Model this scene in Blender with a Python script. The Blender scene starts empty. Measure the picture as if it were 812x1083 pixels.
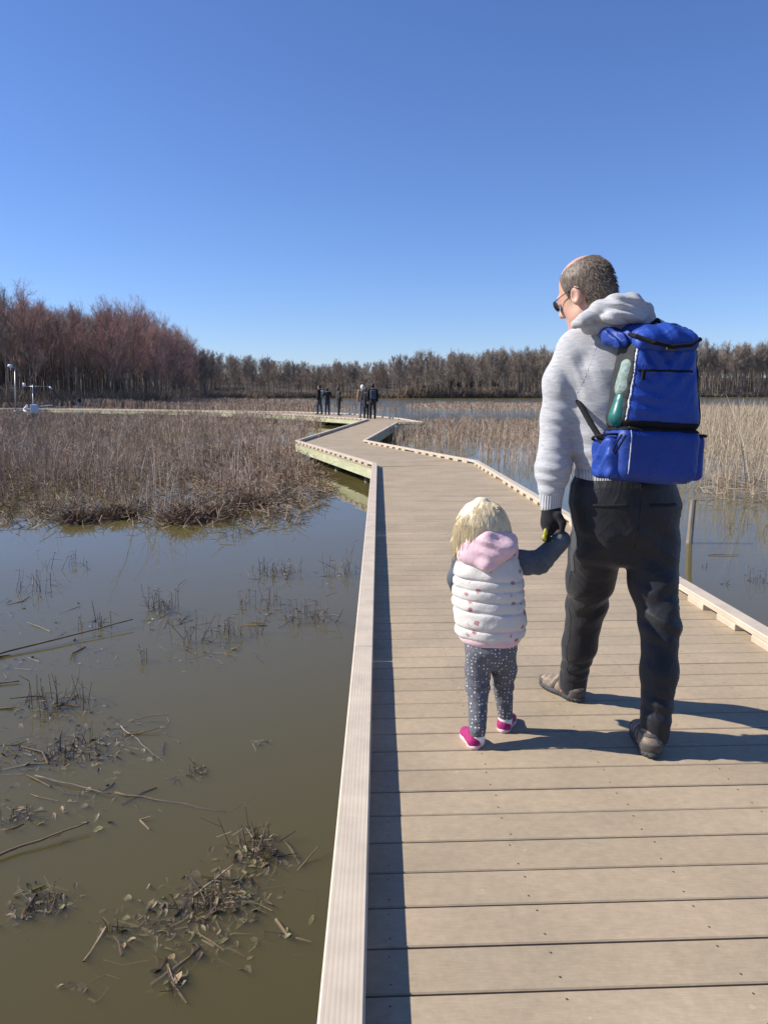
import bpy, math, random
import numpy as np
from mathutils import Vector, Matrix

C = bpy.context.scene.collection
R = math.radians
rng = np.random.default_rng(11)
random.seed(11)

# ------------------------------------------------------------------ camera model
FPX, CX, CY, CAMH, PITCH = 818.0, 406.0, 541.5, 1.30, R(8.79)
WATER = -0.39
SUN_EL = R(37.0)
SUN_AZ = R(270.0 + 4.0)            # measured clockwise from +Y : the sun stands to the left


def ray(px, py):
    a, b = (px - CX) / FPX, (CY - py) / FPX
    cp, sp = math.cos(PITCH), math.sin(PITCH)
    return np.array([a, cp + b * sp, -sp + b * cp])


def at(px, py, D):
    r = ray(px, py)
    return np.array([0, 0, CAMH]) + r * (D / r[1])


def on(px, py, z=WATER):
    r = ray(px, py)
    return np.array([0, 0, CAMH]) + r * ((z - CAMH) / r[2])


# ------------------------------------------------------------------ object helpers
def mesh_np(name, V, faces, mats, parent=None, smooth=False, col=None, mat_idx=None):
    """faces: list of (n,k) integer arrays; linked as ONE mesh object"""
    me = bpy.data.meshes.new(name)
    V = np.asarray(V, np.float32)
    faces = [np.asarray(f, np.int32) for f in faces if len(f)]
    nl = sum(f.size for f in faces)
    nf = sum(len(f) for f in faces)
    me.vertices.add(len(V))
    me.vertices.foreach_set('co', V.ravel())
    me.loops.add(nl)
    me.loops.foreach_set('vertex_index', np.concatenate([f.ravel() for f in faces]))
    me.polygons.add(nf)
    tot = np.concatenate([np.full(len(f), f.shape[1], np.int32) for f in faces])
    st = np.concatenate([[0], np.cumsum(tot)[:-1]]).astype(np.int32)
    me.polygons.foreach_set('loop_start', st)
    me.polygons.foreach_set('loop_total', tot)
    me.polygons.foreach_set('use_smooth', np.full(nf, bool(smooth)))
    if mat_idx is not None:
        me.polygons.foreach_set('material_index', np.asarray(mat_idx, np.int32))
    if col is not None:
        at_ = me.attributes.new('tone', 'FLOAT_COLOR', 'POINT')
        c4 = np.ones((len(V), 4), np.float32)
        c4[:, :3] = col
        at_.data.foreach_set('color', c4.ravel())
    me.update(calc_edges=True)
    me.validate()
    for m in (mats if isinstance(mats, (list, tuple)) else [mats]):
        me.materials.append(m)
    o = bpy.data.objects.new(name, me)
    C.objects.link(o)
    if parent is not None:
        o.parent = parent
    return o


def tag(o, label=None, cat=None, group=None, kind=None):
    if label: o['label'] = label
    if cat: o['category'] = cat
    if group: o['group'] = group
    if kind: o['kind'] = kind
    return o


def empty(name, loc=(0, 0, 0), rz=0.0):
    o = bpy.data.objects.new(name, None)
    C.objects.link(o)
    o.location = Vector([float(v) for v in loc])
    o.rotation_euler = (0, 0, rz)
    o.empty_display_size = .1
    return o


def dup(root, loc, rz=0.0, s=1.0, label=None, group=None, sz=None):
    r = root.copy(); C.objects.link(r)
    r.location = loc; r.rotation_euler = (0, 0, rz); r.scale = (s, s, sz or s)
    if label: r['label'] = label
    if group: r['group'] = group
    for ch in list(root.children):
        c = ch.copy(); C.objects.link(c); c.parent = r
        for g in ch.children:
            d = g.copy(); C.objects.link(d); d.parent = c
    return r


class MB:
    """collects boxes, sticks and rings into ONE mesh"""
    def __init__(s): s.V, s.F4, s.F3, s.C, s.n = [], [], [], [], 0

    def add(s, V, F, col=None):
        V = np.asarray(V, float); F = np.asarray(F, int)
        if len(V) == 0: return s
        s.V.append(V)
        (s.F4 if F.shape[1] == 4 else s.F3).append(F + s.n)
        s.C.append(np.broadcast_to(np.asarray((1, 1, 1) if col is None else col, float), (len(V), 3)))
        s.n += len(V)
        return s

    def box(s, o, ux, uy, uz, bev=0.0, col=None):
        """o = centre, ux.. = half vectors; chamfered when bev > 0"""
        o, ux, uy, uz = [np.asarray(v, float) for v in (o, ux, uy, uz)]
        if bev <= 0:
            V = [o + i * ux + j * uy + k * uz for k in (-1, 1) for j in (-1, 1) for i in (-1, 1)]
            return s.add(V, [[0, 2, 3, 1], [4, 5, 7, 6], [0, 1, 5, 4], [2, 6, 7, 3], [0, 4, 6, 2], [1, 3, 7, 5]], col)
        L = [np.linalg.norm(v) for v in (ux, uy, uz)]
        b = [min(.45, bev / l) for l in L]
        V, q = [], {}
        for k in (-1, 1):
            for j in (-1, 1):
                for i in (-1, 1):
                    for ax in range(3):
                        f = [1 - b[0], 1 - b[1], 1 - b[2]]; f[ax] = 1
                        q[(i, j, k, ax)] = len(V)
                        V.append(o + i * f[0] * ux + j * f[1] * uy + k * f[2] * uz)
        F4, F3 = [], []
        def g(i, j, k, a): return q[(i, j, k, a)]
        for sg in (-1, 1):
            f = [g(sg, -1, -1, 0), g(sg, 1, -1, 0), g(sg, 1, 1, 0), g(sg, -1, 1, 0)]; F4.append(f if sg > 0 else f[::-1])
            f = [g(-1, sg, -1, 1), g(-1, sg, 1, 1), g(1, sg, 1, 1), g(1, sg, -1, 1)]; F4.append(f if sg > 0 else f[::-1])
            f = [g(-1, -1, sg, 2), g(1, -1, sg, 2), g(1, 1, sg, 2), g(-1, 1, sg, 2)]; F4.append(f if sg > 0 else f[::-1])
        for a in (-1, 1):
            for c in (-1, 1):
                F4.append([g(a, c, -1, 0), g(a, c, -1, 1), g(a, c, 1, 1), g(a, c, 1, 0)][::(1 if a * c > 0 else -1)])
                F4.append([g(a, -1, c, 0), g(a, 1, c, 0), g(a, 1, c, 2), g(a, -1, c, 2)][::(1 if a * c > 0 else -1)])
                F4.append([g(-1, a, c, 1), g(-1, a, c, 2), g(1, a, c, 2), g(1, a, c, 1)][::(1 if a * c > 0 else -1)])
        for i in (-1, 1):
            for j in (-1, 1):
                for k in (-1, 1):
                    F3.append([g(i, j, k, 0), g(i, j, k, 1), g(i, j, k, 2)][::(1 if i * j * k > 0 else -1)])
        n0 = s.n
        s.add(V, F4, col)
        s.F3.append(np.array(F3) + n0)
        return s

    def sticks(s, P0, P1, r0, r1, n=3, col=None, caps=False):
        P0, P1 = np.atleast_2d(np.asarray(P0, float)), np.atleast_2d(np.asarray(P1, float))
        N = len(P0)
        if N == 0: return s
        r0 = np.broadcast_to(np.asarray(r0, float), (N,)); r1 = np.broadcast_to(np.asarray(r1, float), (N,))
        d = P1 - P0
        d = d / np.maximum(np.linalg.norm(d, axis=1, keepdims=True), 1e-9)
        ref = np.where(np.abs(d[:, 2:3]) < .9, np.array([[0, 0, 1.]]), np.array([[1., 0, 0]]))
        u = np.cross(ref, d); u /= np.maximum(np.linalg.norm(u, axis=1, keepdims=True), 1e-9)
        v = np.cross(d, u)
        V = np.zeros((N, 2 * n, 3))
        for k in range(n):
            a = 2 * math.pi * k / n
            w = u * math.cos(a) + v * math.sin(a)
            V[:, k] = P0 + w * r0[:, None]
            V[:, n + k] = P1 + w * r1[:, None]
        base = (np.arange(N) * 2 * n)[:, None]
        F = np.concatenate([np.concatenate([base + k, base + (k + 1) % n, base + n + (k + 1) % n, base + n + k], 1) for k in range(n)], 0)
        cc = None
        if col is not None:
            cc = np.repeat(np.broadcast_to(np.asarray(col, float), (N, 3)), 2 * n, axis=0)
        s.add(V.reshape(-1, 3), F, cc)
        if caps and n == 4:
            s.F4.append(np.concatenate([base + 7 - k for k in (3, 2, 1, 0)], 1) + (s.n - 2 * n * N))
        return s

    def tube(s, pts, rad, n=6, col=None, cap=True):
        pts = np.asarray(pts, float); m = len(pts)
        rad = np.broadcast_to(np.asarray(rad, float), (m,))
        d = np.gradient(pts, axis=0); d /= np.maximum(np.linalg.norm(d, axis=1, keepdims=True), 1e-9)
        u = np.cross(d[0], [0.31, .2, .93]); u /= np.linalg.norm(u)
        V = []
        for i in range(m):
            u = u - d[i] * np.dot(u, d[i]); u /= np.linalg.norm(u)
            w = np.cross(d[i], u)
            for k in range(n):
                a = 2 * math.pi * k / n
                V.append(pts[i] + rad[i] * (u * math.cos(a) + w * math.sin(a)))
        F = [[i * n + k, i * n + (k + 1) % n, (i + 1) * n + (k + 1) % n, (i + 1) * n + k] for i in range(m - 1) for k in range(n)]
        n0 = s.n
        s.add(V, F, col)
        if cap:
            V2 = [pts[0], pts[-1]]
            n1 = s.n
            s.add(V2, np.zeros((0, 3), int), col)
            s.F3.append(np.array([[n1, n0 + (k + 1) % n, n0 + k] for k in range(n)] +
                                 [[n1 + 1, n0 + (m - 1) * n + k, n0 + (m - 1) * n + (k + 1) % n] for k in range(n)]))
        return s

    def build(s, name, mats, parent=None, smooth=False, tone=False):
        F = []
        if s.F4: F.append(np.concatenate(s.F4))
        if s.F3: F.append(np.concatenate(s.F3))
        return mesh_np(name, np.concatenate(s.V), F, mats, parent, smooth, np.concatenate(s.C) if tone else None)


# ------------------------------------------------------------------ materials
def new_mat(name):
    m = bpy.data.materials.new(name); m.use_nodes = True
    nt = m.node_tree
    return m, nt, nt.nodes, nt.links, nt.nodes['Principled BSDF']


def ramp(nodes, links, fac, stops):
    r = nodes.new('ShaderNodeValToRGB')
    el = r.color_ramp.elements
    while len(el) < len(stops): el.new(.5)
    for e, (p, c) in zip(el, stops):
        e.position = p; e.color = (*c, 1)
    links.new(fac, r.inputs[0])
    return r.outputs[0]


def noise(nodes, links, scale, detail=4, rough=.55, coord=None, stretch=None, dist=0.0):
    tc = nodes.new('ShaderNodeTexCoord')
    src = tc.outputs[coord or 'Object']
    if stretch:
        mp = nodes.new('ShaderNodeMapping'); mp.inputs['Scale'].default_value = stretch
        links.new(src, mp.inputs[0]); src = mp.outputs[0]
    n = nodes.new('ShaderNodeTexNoise')
    n.inputs['Scale'].default_value = scale; n.inputs['Detail'].default_value = detail
    n.inputs['Roughness'].default_value = rough; n.inputs['Distortion'].default_value = dist
    links.new(src, n.inputs['Vector'])
    return n.outputs['Fac']


def mixc(nodes, links, fac, a, b, mode='MIX'):
    m = nodes.new('ShaderNodeMix'); m.data_type = 'RGBA'; m.blend_type = mode
    for sock, v in ((m.inputs[0], fac), (m.inputs[6], a), (m.inputs[7], b)):
        if isinstance(v, (int, float)): sock.default_value = v
        elif isinstance(v, (tuple, list)): sock.default_value = (*v, 1)
        else: links.new(v, sock)
    return m.outputs[2]


def bump(nodes, links, p, height, strength=.3, dist=.01):
    b = nodes.new('ShaderNodeBump'); b.inputs['Strength'].default_value = strength; b.inputs['Distance'].default_value = dist
    links.new(height, b.inputs['Height'])
    if p.inputs['Normal'].is_linked:
        links.new(p.inputs['Normal'].links[0].from_socket, b.inputs['Normal'])
    links.new(b.outputs[0], p.inputs['Normal'])


def simple(name, col, var=.25, scale=12, rough=.7, stretch=None, bmp=0, bscale=None, bdist=.004, spec=.4, metal=0, sheen=0):
    m, nt, N, L, p = new_mat(name)
    f = noise(N, L, scale, 5, stretch=stretch)
    a = tuple(c * (1 - var) for c in col); b = tuple(min(1, c * (1 + var)) for c in col)
    L.new(ramp(N, L, f, [(.3, a), (.7, b)]), p.inputs['Base Color'])
    p.inputs['Roughness'].default_value = rough
    p.inputs['Specular IOR Level'].default_value = spec
    p.inputs['Metallic'].default_value = metal
    if sheen: p.inputs['Sheen Weight'].default_value = sheen
    if bmp: bump(N, L, p, noise(N, L, bscale or scale * 3, 4, stretch=stretch), bmp, bdist)
    return m


def tone_mat(name, rough=.85, var=.25, scale=3.0, mult=1.0, transl=0):
    """base colour comes from the per-stem 'tone' of the mesh"""
    m, nt, N, L, p = new_mat(name)
    a = N.new('ShaderNodeAttribute'); a.attribute_name = 'tone'
    f = noise(N, L, scale, 4)
    g = ramp(N, L, f, [(.3, (mult * (1 - var),) * 3), (.7, (mult * (1 + var),) * 3)])
    L.new(mixc(N, L, 1.0, a.outputs['Color'], g, 'MULTIPLY'), p.inputs['Base Color'])
    p.inputs['Roughness'].default_value = rough
    p.inputs['Specular IOR Level'].default_value = .25
    return m
# ------------------------------------------------------------------ world, sun, camera
sc = bpy.context.scene
w = bpy.data.worlds.new('World'); sc.world = w; w.use_nodes = True
nt = w.node_tree
sky = nt.nodes.new('ShaderNodeTexSky'); sky.sky_type = 'NISHITA'; sky.sun_disc = False
sky.sun_elevation = SUN_EL; sky.sun_rotation = SUN_AZ
sky.altitude = 50; sky.air_density = 1.0; sky.dust_density = 0.0; sky.ozone_density = 6.0
bg = nt.nodes['Background']; bg.inputs['Strength'].default_value = 0.082
nt.links.new(mixc(nt.nodes, nt.links, 1.0, sky.outputs[0], (.97, 1.02, 1.30), 'MULTIPLY'), bg.inputs[0])
SD = Vector((math.sin(SUN_AZ) * math.cos(SUN_EL), math.cos(SUN_AZ) * math.cos(SUN_EL), math.sin(SUN_EL)))
sl = bpy.data.lights.new('sun', 'SUN'); sl.energy = 5.0; sl.angle = R(.53); sl.color = (1, .945, .87)
so = bpy.data.objects.new('sun', sl); C.objects.link(so); so.location = SD * 60
so.rotation_euler = (-SD).to_track_quat('-Z', 'Y').to_euler()
cd = bpy.data.cameras.new('camera'); cam = bpy.data.objects.new('camera', cd); C.objects.link(cam)
cd.sensor_fit = 'VERTICAL'; cd.sensor_height = 24; cd.lens = 24 * FPX / 1083
cd.clip_start = .05; cd.clip_end = 3000
cam.location = (0, 0, CAMH); cam.rotation_euler = (R(90) - PITCH, 0, 0)
sc.camera = cam
sc.view_settings.view_transform = 'Standard'; sc.view_settings.look = 'None'
sc.view_settings.exposure = 0.5; sc.view_settings.gamma = 1
sc.cycles.use_denoising = True
sc.cycles.max_bounces = 8; sc.cycles.transparent_max_bounces = 12
sc.cycles.sample_clamp_indirect = 6

# ------------------------------------------------------------------ shore, terrain
SHORE = [(-400, 60), (-90, 80), (-46, 88), (-33, 97), (-29.5, 112), (-37, 150), (-47, 195), (-44, 222), (-20, 232), (10, 230),
         (40, 238), (80, 268), (120, 292), (200, 315), (420, 330)]
SHX = np.array([p[0] for p in SHORE], float); SHY = np.array([p[1] for p in SHORE], float)


def shore_dist(X, Y):
    """signed distance (about) past the shore polyline: positive on land"""
    best = np.full(np.shape(X), 1e9); sign = np.ones(np.shape(X))
    for i in range(len(SHORE) - 1):
        ax, ay = SHORE[i]; bx, by = SHORE[i + 1]
        dx, dy = bx - ax, by - ay
        t = np.clip(((X - ax) * dx + (Y - ay) * dy) / (dx * dx + dy * dy), 0, 1)
        ex, ey = X - ax - t * dx, Y - ay - t * dy
        d = np.hypot(ex, ey)
        cr = dx * ey - dy * ex
        m = d < best - 1e-9
        best = np.where(m, d, best); sign = np.where(m, np.sign(cr), sign)
    return best * sign


def land_z(X, Y):
    d = shore_dist(X, Y)
    wob = .35 * np.sin(X * .11 + 1) * np.sin(Y * .09) + .3 * np.sin(X * .31 + Y * .23)
    up = WATER + .25 + np.clip(d, 0, 30) * .035 + np.clip(d - 14, 0, 80) * .10 + wob * np.clip(d / 8, 0, 1)
    dn = WATER - .12 + np.clip(d, -14, 0) * .022 + .04 * np.sin(X * 1.3) * np.sin(Y * 1.1)
    return np.where(d > 0, np.where(d < 1.5, WATER + .25 * d / 1.5 + .0, up), dn)


def axis(lo, hi, fine_lo, fine_hi, fine, n):
    a = np.arange(fine_lo, fine_hi, fine)
    l = fine_lo - np.geomspace(fine, fine_lo - lo, n); h = fine_hi + np.geomspace(fine, hi - fine_hi, n)
    return np.concatenate([l[::-1], a, h])

xs = axis(-1200, 1200, -140, 180, 3.0, 26); ys = axis(-1200, 1600, -30, 380, 3.0, 26)
XX, YY = np.meshgrid(xs, ys)
ZZ = land_z(XX, YY)
nx, ny = len(xs), len(ys)
idx = np.arange(nx * ny).reshape(ny, nx)
Fq = np.stack([idx[:-1, :-1], idx[:-1, 1:], idx[1:, 1:], idx[1:, :-1]], -1).reshape(-1, 4)
m, nt_, N, L, p = new_mat('leaf_litter_mud')
f1 = noise(N, L, .35, 6); f2 = noise(N, L, 6, 6)
cA = ramp(N, L, f1, [(.3, (.045, .032, .021)), (.55, (.075, .052, .033)), (.75, (.115, .085, .052))])
cB = ramp(N, L, f2, [(.3, (.6, .6, .6)), (.7, (1.3, 1.3, 1.3))])
L.new(mixc(N, L, 1, cA, cB, 'MULTIPLY'), p.inputs['Base Color']); p.inputs['Roughness'].default_value = .95
bump(N, L, p, f2, .6, .1)
g = mesh_np('ground', np.stack([XX, YY, ZZ], -1).reshape(-1, 3), [Fq], m, None, True)
tag(g, 'brown muddy lake bed rising to a leaf covered bank under the trees', 'ground', kind='structure')

# ------------------------------------------------------------------ water
m, nt_, N, L, p = new_mat('murky_water')
out = N['Material Output']
N.remove(p)
tr = N.new('ShaderNodeBsdfTransparent')
# silty water : every metre scatters and swallows light, so drowned stems fade with their depth
v1 = N.new('ShaderNodeVolumeScatter'); v1.inputs['Color'].default_value = (.375, .305, .105, 1); v1.inputs['Density'].default_value = 24.0
v2 = N.new('ShaderNodeVolumeAbsorption'); v2.inputs['Color'].default_value = (.375, .305, .105, 1); v2.inputs['Density'].default_value = 24.0
vol = N.new('ShaderNodeAddShader'); L.new(v1.outputs[0], vol.inputs[0]); L.new(v2.outputs[0], vol.inputs[1])
m.cycles.homogeneous_volume = True
L.new(vol.outputs[0], out.inputs['Volume'])
gl = N.new('ShaderNodeBsdfGlossy'); gl.inputs['Roughness'].default_value = .015
fr = N.new('ShaderNodeFresnel'); fr.inputs['IOR'].default_value = 1.46
mx2 = N.new('ShaderNodeMixShader')
ge = N.new('ShaderNodeNewGeometry'); fm = N.new('ShaderNodeMath'); fm.operation = 'MULTIPLY_ADD'; fm.inputs[1].default_value = -1; fm.use_clamp = True
L.new(ge.outputs['Backfacing'], fm.inputs[0]); L.new(fr.outputs[0], fm.inputs[2])      # mirror only on the air side of the surface
L.new(fm.outputs[0], mx2.inputs[0]); L.new(tr.outputs[0], mx2.inputs[1]); L.new(gl.outputs[0], mx2.inputs[2])
L.new(mx2.outputs[0], out.inputs['Surface'])
n1 = noise(N, L, 3.0, 3, .5, stretch=(1, .55, 1)); n2 = noise(N, L, .13, 3, .5, stretch=(.35, 1, 1))
n3 = noise(N, L, 1.1, 4, .6, stretch=(.5, 1.3, 1))
patch = N.new('ShaderNodeMath'); patch.operation = 'MULTIPLY'
pr = ramp(N, L, n2, [(.42, (0.12,) * 3), (.62, (1, 1, 1))])
add = N.new('ShaderNodeMath'); add.operation = 'ADD'; L.new(n1, add.inputs[0]); L.new(n3, add.inputs[1])
L.new(add.outputs[0], patch.inputs[0]); L.new(pr, patch.inputs[1])
b = N.new('ShaderNodeBump'); b.inputs['Strength'].default_value = .10; b.inputs['Distance'].default_value = .05
# the open lake beyond the marsh lies in the wind : short steep ripples there
tcw = N.new('ShaderNodeTexCoord'); sx = N.new('ShaderNodeSeparateXYZ'); L.new(tcw.outputs['Object'], sx.inputs[0])
mr = N.new('ShaderNodeMapRange'); mr.inputs['From Min'].default_value = 40; mr.inputs['From Max'].default_value = 95; L.new(sx.outputs['Y'], mr.inputs['Value'])
nw = noise(N, L, 1.6, 3, .6, stretch=(.6, 1.2, 1)); wm = N.new('ShaderNodeMath'); wm.operation = 'MULTIPLY'; L.new(nw, wm.inputs[0]); L.new(mr.outputs[0], wm.inputs[1])
b0_ = N.new('ShaderNodeBump'); b0_.inputs['Strength'].default_value = .75; b0_.inputs['Distance'].default_value = .16
L.new(wm.outputs[0], b0_.inputs['Height']); L.new(b0_.outputs[0], b.inputs['Normal'])
L.new(patch.outputs[0], b.inputs['Height'])
L.new(b.outputs[0], gl.inputs['Normal']); L.new(b.outputs[0], fr.inputs['Normal'])
wx = 1150
zb = WATER - 2.2
wt = mesh_np('water', [(-wx, -wx, WATER), (wx, -wx, WATER), (wx, wx, WATER), (-wx, wx, WATER), (-wx, -wx, zb), (wx, -wx, zb), (wx, wx, zb), (-wx, wx, zb)],
             [[(0, 1, 2, 3), (7, 6, 5, 4), (0, 4, 5, 1), (1, 5, 6, 2), (2, 6, 7, 3), (3, 7, 4, 0)]], m)
tag(wt, 'murky brown flooded marsh water reflecting the blue sky', 'water', kind='structure')

# ------------------------------------------------------------------ boardwalk
def deck_mat():
    m, nt, N, L, p = new_mat('composite_decking')
    at_ = N.new('ShaderNodeAttribute'); at_.attribute_name = 'tone'
    f = noise(N, L, 30, 6, .7); f2 = noise(N, L, 2.2, 4); f3 = noise(N, L, 210, 3, .6, stretch=(.12, 1, 1))
    g1 = ramp(N, L, f, [(.25, (.86,) * 3), (.75, (1.1,) * 3)])
    g2 = ramp(N, L, f2, [(.3, (.84, .85, .86)), (.7, (1.09, 1.08, 1.07))])
    g3 = ramp(N, L, f3, [(.3, (.92,) * 3), (.7, (1.07,) * 3)])
    c = mixc(N, L, 1, at_.outputs['Color'], g1, 'MULTIPLY'); c = mixc(N, L, 1, c, g2, 'MULTIPLY'); c = mixc(N, L, 1, c, g3, 'MULTIPLY')
    # scuffs and droppings : sparse pale specks
    sp = noise(N, L, 26, 2, .4); sm = ramp(N, L, sp, [(.755, (0, 0, 0)), (.775, (.35,) * 3)])
    c = mixc(N, L, sm, c, (.52, .47, .40))
    L.new(c, p.inputs['Base Color']); p.inputs['Roughness'].default_value = .7; p.inputs['Specular IOR Level'].default_value = .22
    bump(N, L, p, f3, .25, .0012)
    return m

def kerb_mat():
    m, nt, N, L, p = new_mat('embossed_composite_kerb')
    # long wood-grain grooves, running along the local X of each board
    tc = N.new('ShaderNodeTexCoord'); mp = N.new('ShaderNodeMapping'); mp.inputs['Scale'].default_value = (.035, 1, .6); L.new(tc.outputs['Object'], mp.inputs[0])
    wv = N.new('ShaderNodeTexWave'); wv.bands_direction = 'Y'; wv.inputs['Scale'].default_value = 27; wv.inputs['Distortion'].default_value = 3.2; wv.inputs['Detail'].default_value = 3
    wv.inputs['Detail Scale'].default_value = 1.4; L.new(mp.outputs[0], wv.inputs['Vector'])
    f = wv.outputs['Fac']; f2 = noise(N, L, 9, 6)
    c = ramp(N, L, f, [(.02, (.48, .395, .29)), (.12, (.55, .455, .342)), (.8, (.57, .475, .36))])
    g2 = ramp(N, L, f2, [(.3, (.86, .87, .87)), (.7, (1.08,) * 3)])
    L.new(mixc(N, L, 1, c, g2, 'MULTIPLY'), p.inputs['Base Color']); p.inputs['Roughness'].default_value = .65
    bump(N, L, p, f, .12, .0012)
    return m

def fascia_mat():
    m, nt, N, L, p = new_mat('treated_timber_with_algae')
    f = noise(N, L, 25, 5, .6, stretch=(.1, 1, 1)); f2 = noise(N, L, 1.6, 5)
    a = ramp(N, L, f, [(.3, (.36, .355, .235)), (.7, (.52, .50, .36))])
    b_ = ramp(N, L, f2, [(.35, (.78, .86, .66)), (.7, (1.08, 1.04, .98))])
    L.new(mixc(N, L, 1, a, b_, 'MULTIPLY'), p.inputs['Base Color']); p.inputs['Roughness'].default_value = .85
    bump(N, L, p, f, .4, .003)
    return m

M_DECK, M_KERB, M_FASCIA = deck_mat(), kerb_mat(), fascia_mat()
M_SCREW = simple('dark_screw', (.09, .07, .06), .2, 30, .5, metal=.4)
M_PILE = simple('weathered_piling', (.16, .14, .09), .3, 8, .9, stretch=(1, 1, .2), bmp=.5)

bw = empty('boardwalk', (0, 0, WATER))
tag(bw, 'long zigzag boardwalk of tan composite planks crossing the flooded marsh', 'boardwalk')
def child(o):
    o.parent = bw; o.matrix_parent_inverse = Matrix.Translation((0, 0, -WATER)); return o

L2, B3, CC, B4 = (-.212, 13.55), (1.72, 14.10), (-2.30, 20.1), (-.46, 20.25)
near = [(-.8, 36.6), (-4.6, 43.0), (-7.9, 47.6), (-12.9, 52.3), (-25, 58.4), (-42, 61.5), (-70, 64)]
far = [(.83, 37.6), (-2.0, 46.4), (-6.0, 50.6), (-11.9, 54.2), (-24.3, 60.3), (-41.5, 63.4), (-70, 66)]
SEGS = [  # convex outline, unit axis (direction of walking)
    ([(-.106, -2.6), L2, B3, (2.225, -2.6)], (-.042, 1)),
    ([L2, CC, B4, B3], (-.31, .95)),
    ([CC, near[0], (.62, 32.9), B4], (.087, .996)),
    ([(.62, 32.9), near[0], far[0], (1.7, 32.6)], (-.17, .985)),
]
for i in range(len(near) - 1):
    a, b_ = near[i], near[i + 1]
    SEGS.append(([a, b_, far[i + 1], far[i]], (b_[0] - a[0], b_[1] - a[1])))


def clip_line(poly, o, d):
    """interval of o + s d inside the convex polygon"""
    lo, hi = -1e9, 1e9
    n = len(poly)
    cen = np.mean(poly, 0)
    for i in range(n):
        a = np.array(poly[i]); e = np.array(poly[(i + 1) % n]) - a
        nrm = np.array([-e[1], e[0]])
        if np.dot(nrm, cen - a) < 0: nrm = -nrm
        k, c = np.dot(nrm, d), np.dot(nrm, o - a)
        if abs(k) < 1e-9:
            if c < 0: return None
            continue
        s = -c / k
        if k > 0: lo = max(lo, s)
        else: hi = min(hi, s)
    return (lo, hi) if hi > lo + .02 else None

PW, PITCHW, TH = .1390, .1447, .025
for si, (poly, ax) in enumerate(SEGS):
    ax = np.array(ax) / np.hypot(*ax); rt = np.array([ax[1], -ax[0]])
    P = np.array(poly)
    ts = P @ ax
    mb = MB(); sc_mb = []
    t = ts.min() + .003
    r_ = np.random.default_rng(si + 5)
    far_seg = si >= 2
    while t < ts.max():
        t0, t1 = t, t + PW
        t += PITCHW
        i0, i1 = clip_line(P, ax * t0, rt), clip_line(P, ax * t1, rt)
        if i0 is None and i1 is None: continue
        if i0 is None:
            i0 = ((i1[0] + i1[1]) / 2 - .01, (i1[0] + i1[1]) / 2 + .01)
        if i1 is None:
            i1 = ((i0[0] + i0[1]) / 2 - .01, (i0[0] + i0[1]) / 2 + .01)
        tone = np.array([.398, .313, .208]) * (1 + r_.normal(0, .03)) * (1 + r_.normal(0, .003, 3))
        dz = r_.normal(0, .0006)
        e = .0035
        V = []
        for (tt, iv, z) in ((t0, i0, -TH), (t1, i1, -TH), (t0, i0, -.003), (t1, i1, -.003), (t0 + e, i0, 0), (t1 - e, i1, 0)):
            for s_ in iv:
                q = ax * tt + rt * s_
                V.append((q[0], q[1], z + dz))
        mb.add(V, [[0, 1, 3, 2][::-1], [0, 1, 5, 4], [2, 3, 7, 6][::-1], [4, 5, 9, 8], [6, 7, 11, 10][::-1], [8, 9, 11, 10], ], tone)
        mb.F4.append(np.array([[0, 2, 6, 4][::1], [1, 3, 7, 5][::-1], [4, 6, 10, 8], [5, 7, 11, 9][::-1]]) + mb.n - 12)
        if si < 2 and t1 < 11:
            for xj in np.arange(-.0, 2.2, .405):
                for tt in (t0 + .028, t1 - .028):
                    s_ = xj + .055 + r_.normal(0, .004)
                    if i0[0] + .12 < s_ < i0[1] - .12 or xj == 0:
                        q = ax * (tt + r_.normal(0, .003)) + rt * (s_ if xj else i0[0] + .15)
                        sc_mb.append((q[0], q[1], dz))
    nplank = sum(len(f) for f in mb.F4)
    ns = 0
    for (x, y, z) in sc_mb:
        a = np.arange(6) * math.pi / 3
        V = np.stack([x + .0026 * np.cos(a), y + .0026 * np.sin(a), np.full(6, z + .0016)], 1)
        mb.add(V, [[0, 1, 2, 3], [0, 3, 4, 5]], (.09, .07, .06)); ns += 2
    o = mesh_np('decking', np.concatenate(mb.V), [np.concatenate(mb.F4)], [M_DECK, M_SCREW], None, False, np.concatenate(mb.C),
                [0] * nplank + [1] * ns)
    child(o)

# kerbs : flat boards on spacer blocks, along the outer edges
block_me = None
def kerb(a, b_, inward, bmax=3.4, joints=None, zig=0):
    global block_me
    a, b_ = np.array(a, float), np.array(b_, float)
    Lt = np.hypot(*(b_ - a)); d = (b_ - a) / Lt
    nrm = np.array([-d[1], d[0]])
    if np.dot(nrm, np.array(inward) - a) < 0: nrm = -nrm
    ang = math.atan2(d[1], d[0])
    cuts = joints or list(np.linspace(0, Lt, max(1, round(Lt / bmax)) + 1))
    for s0, s1 in zip(cuts[:-1], cuts[1:]):
        mid = (s0 + s1) / 2; hl = (s1 - s0) / 2 - .0025
        c = a + d * mid + nrm * .047
        mb = MB().box((0, 0, 0), (hl, 0, 0), (0, .047, 0), (0, 0, .019), .005)
        o = mb.build('kerb_rail', M_KERB, None)
        o.location = (c[0], c[1], .057); o.rotation_euler = (0, 0, ang)
        child(o)
        k0 = math.ceil((s0 + .11) / .4018)
        for k in range(k0, int((s1 - .11) / .4018) + 1):
            if block_me is None:
                q = MB().box((0, 0, 0), (.11, 0, 0), (0, .0458, 0), (0, 0, .0185), .003).build('spacer_block', M_KERB)
                block_me = q.data
                bpy.data.objects.remove(q)
            q = bpy.data.objects.new('spacer_block', block_me); C.objects.link(q)
            q.parent = o; q.location = (k * .4018 - mid, 0, -.0382)

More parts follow.
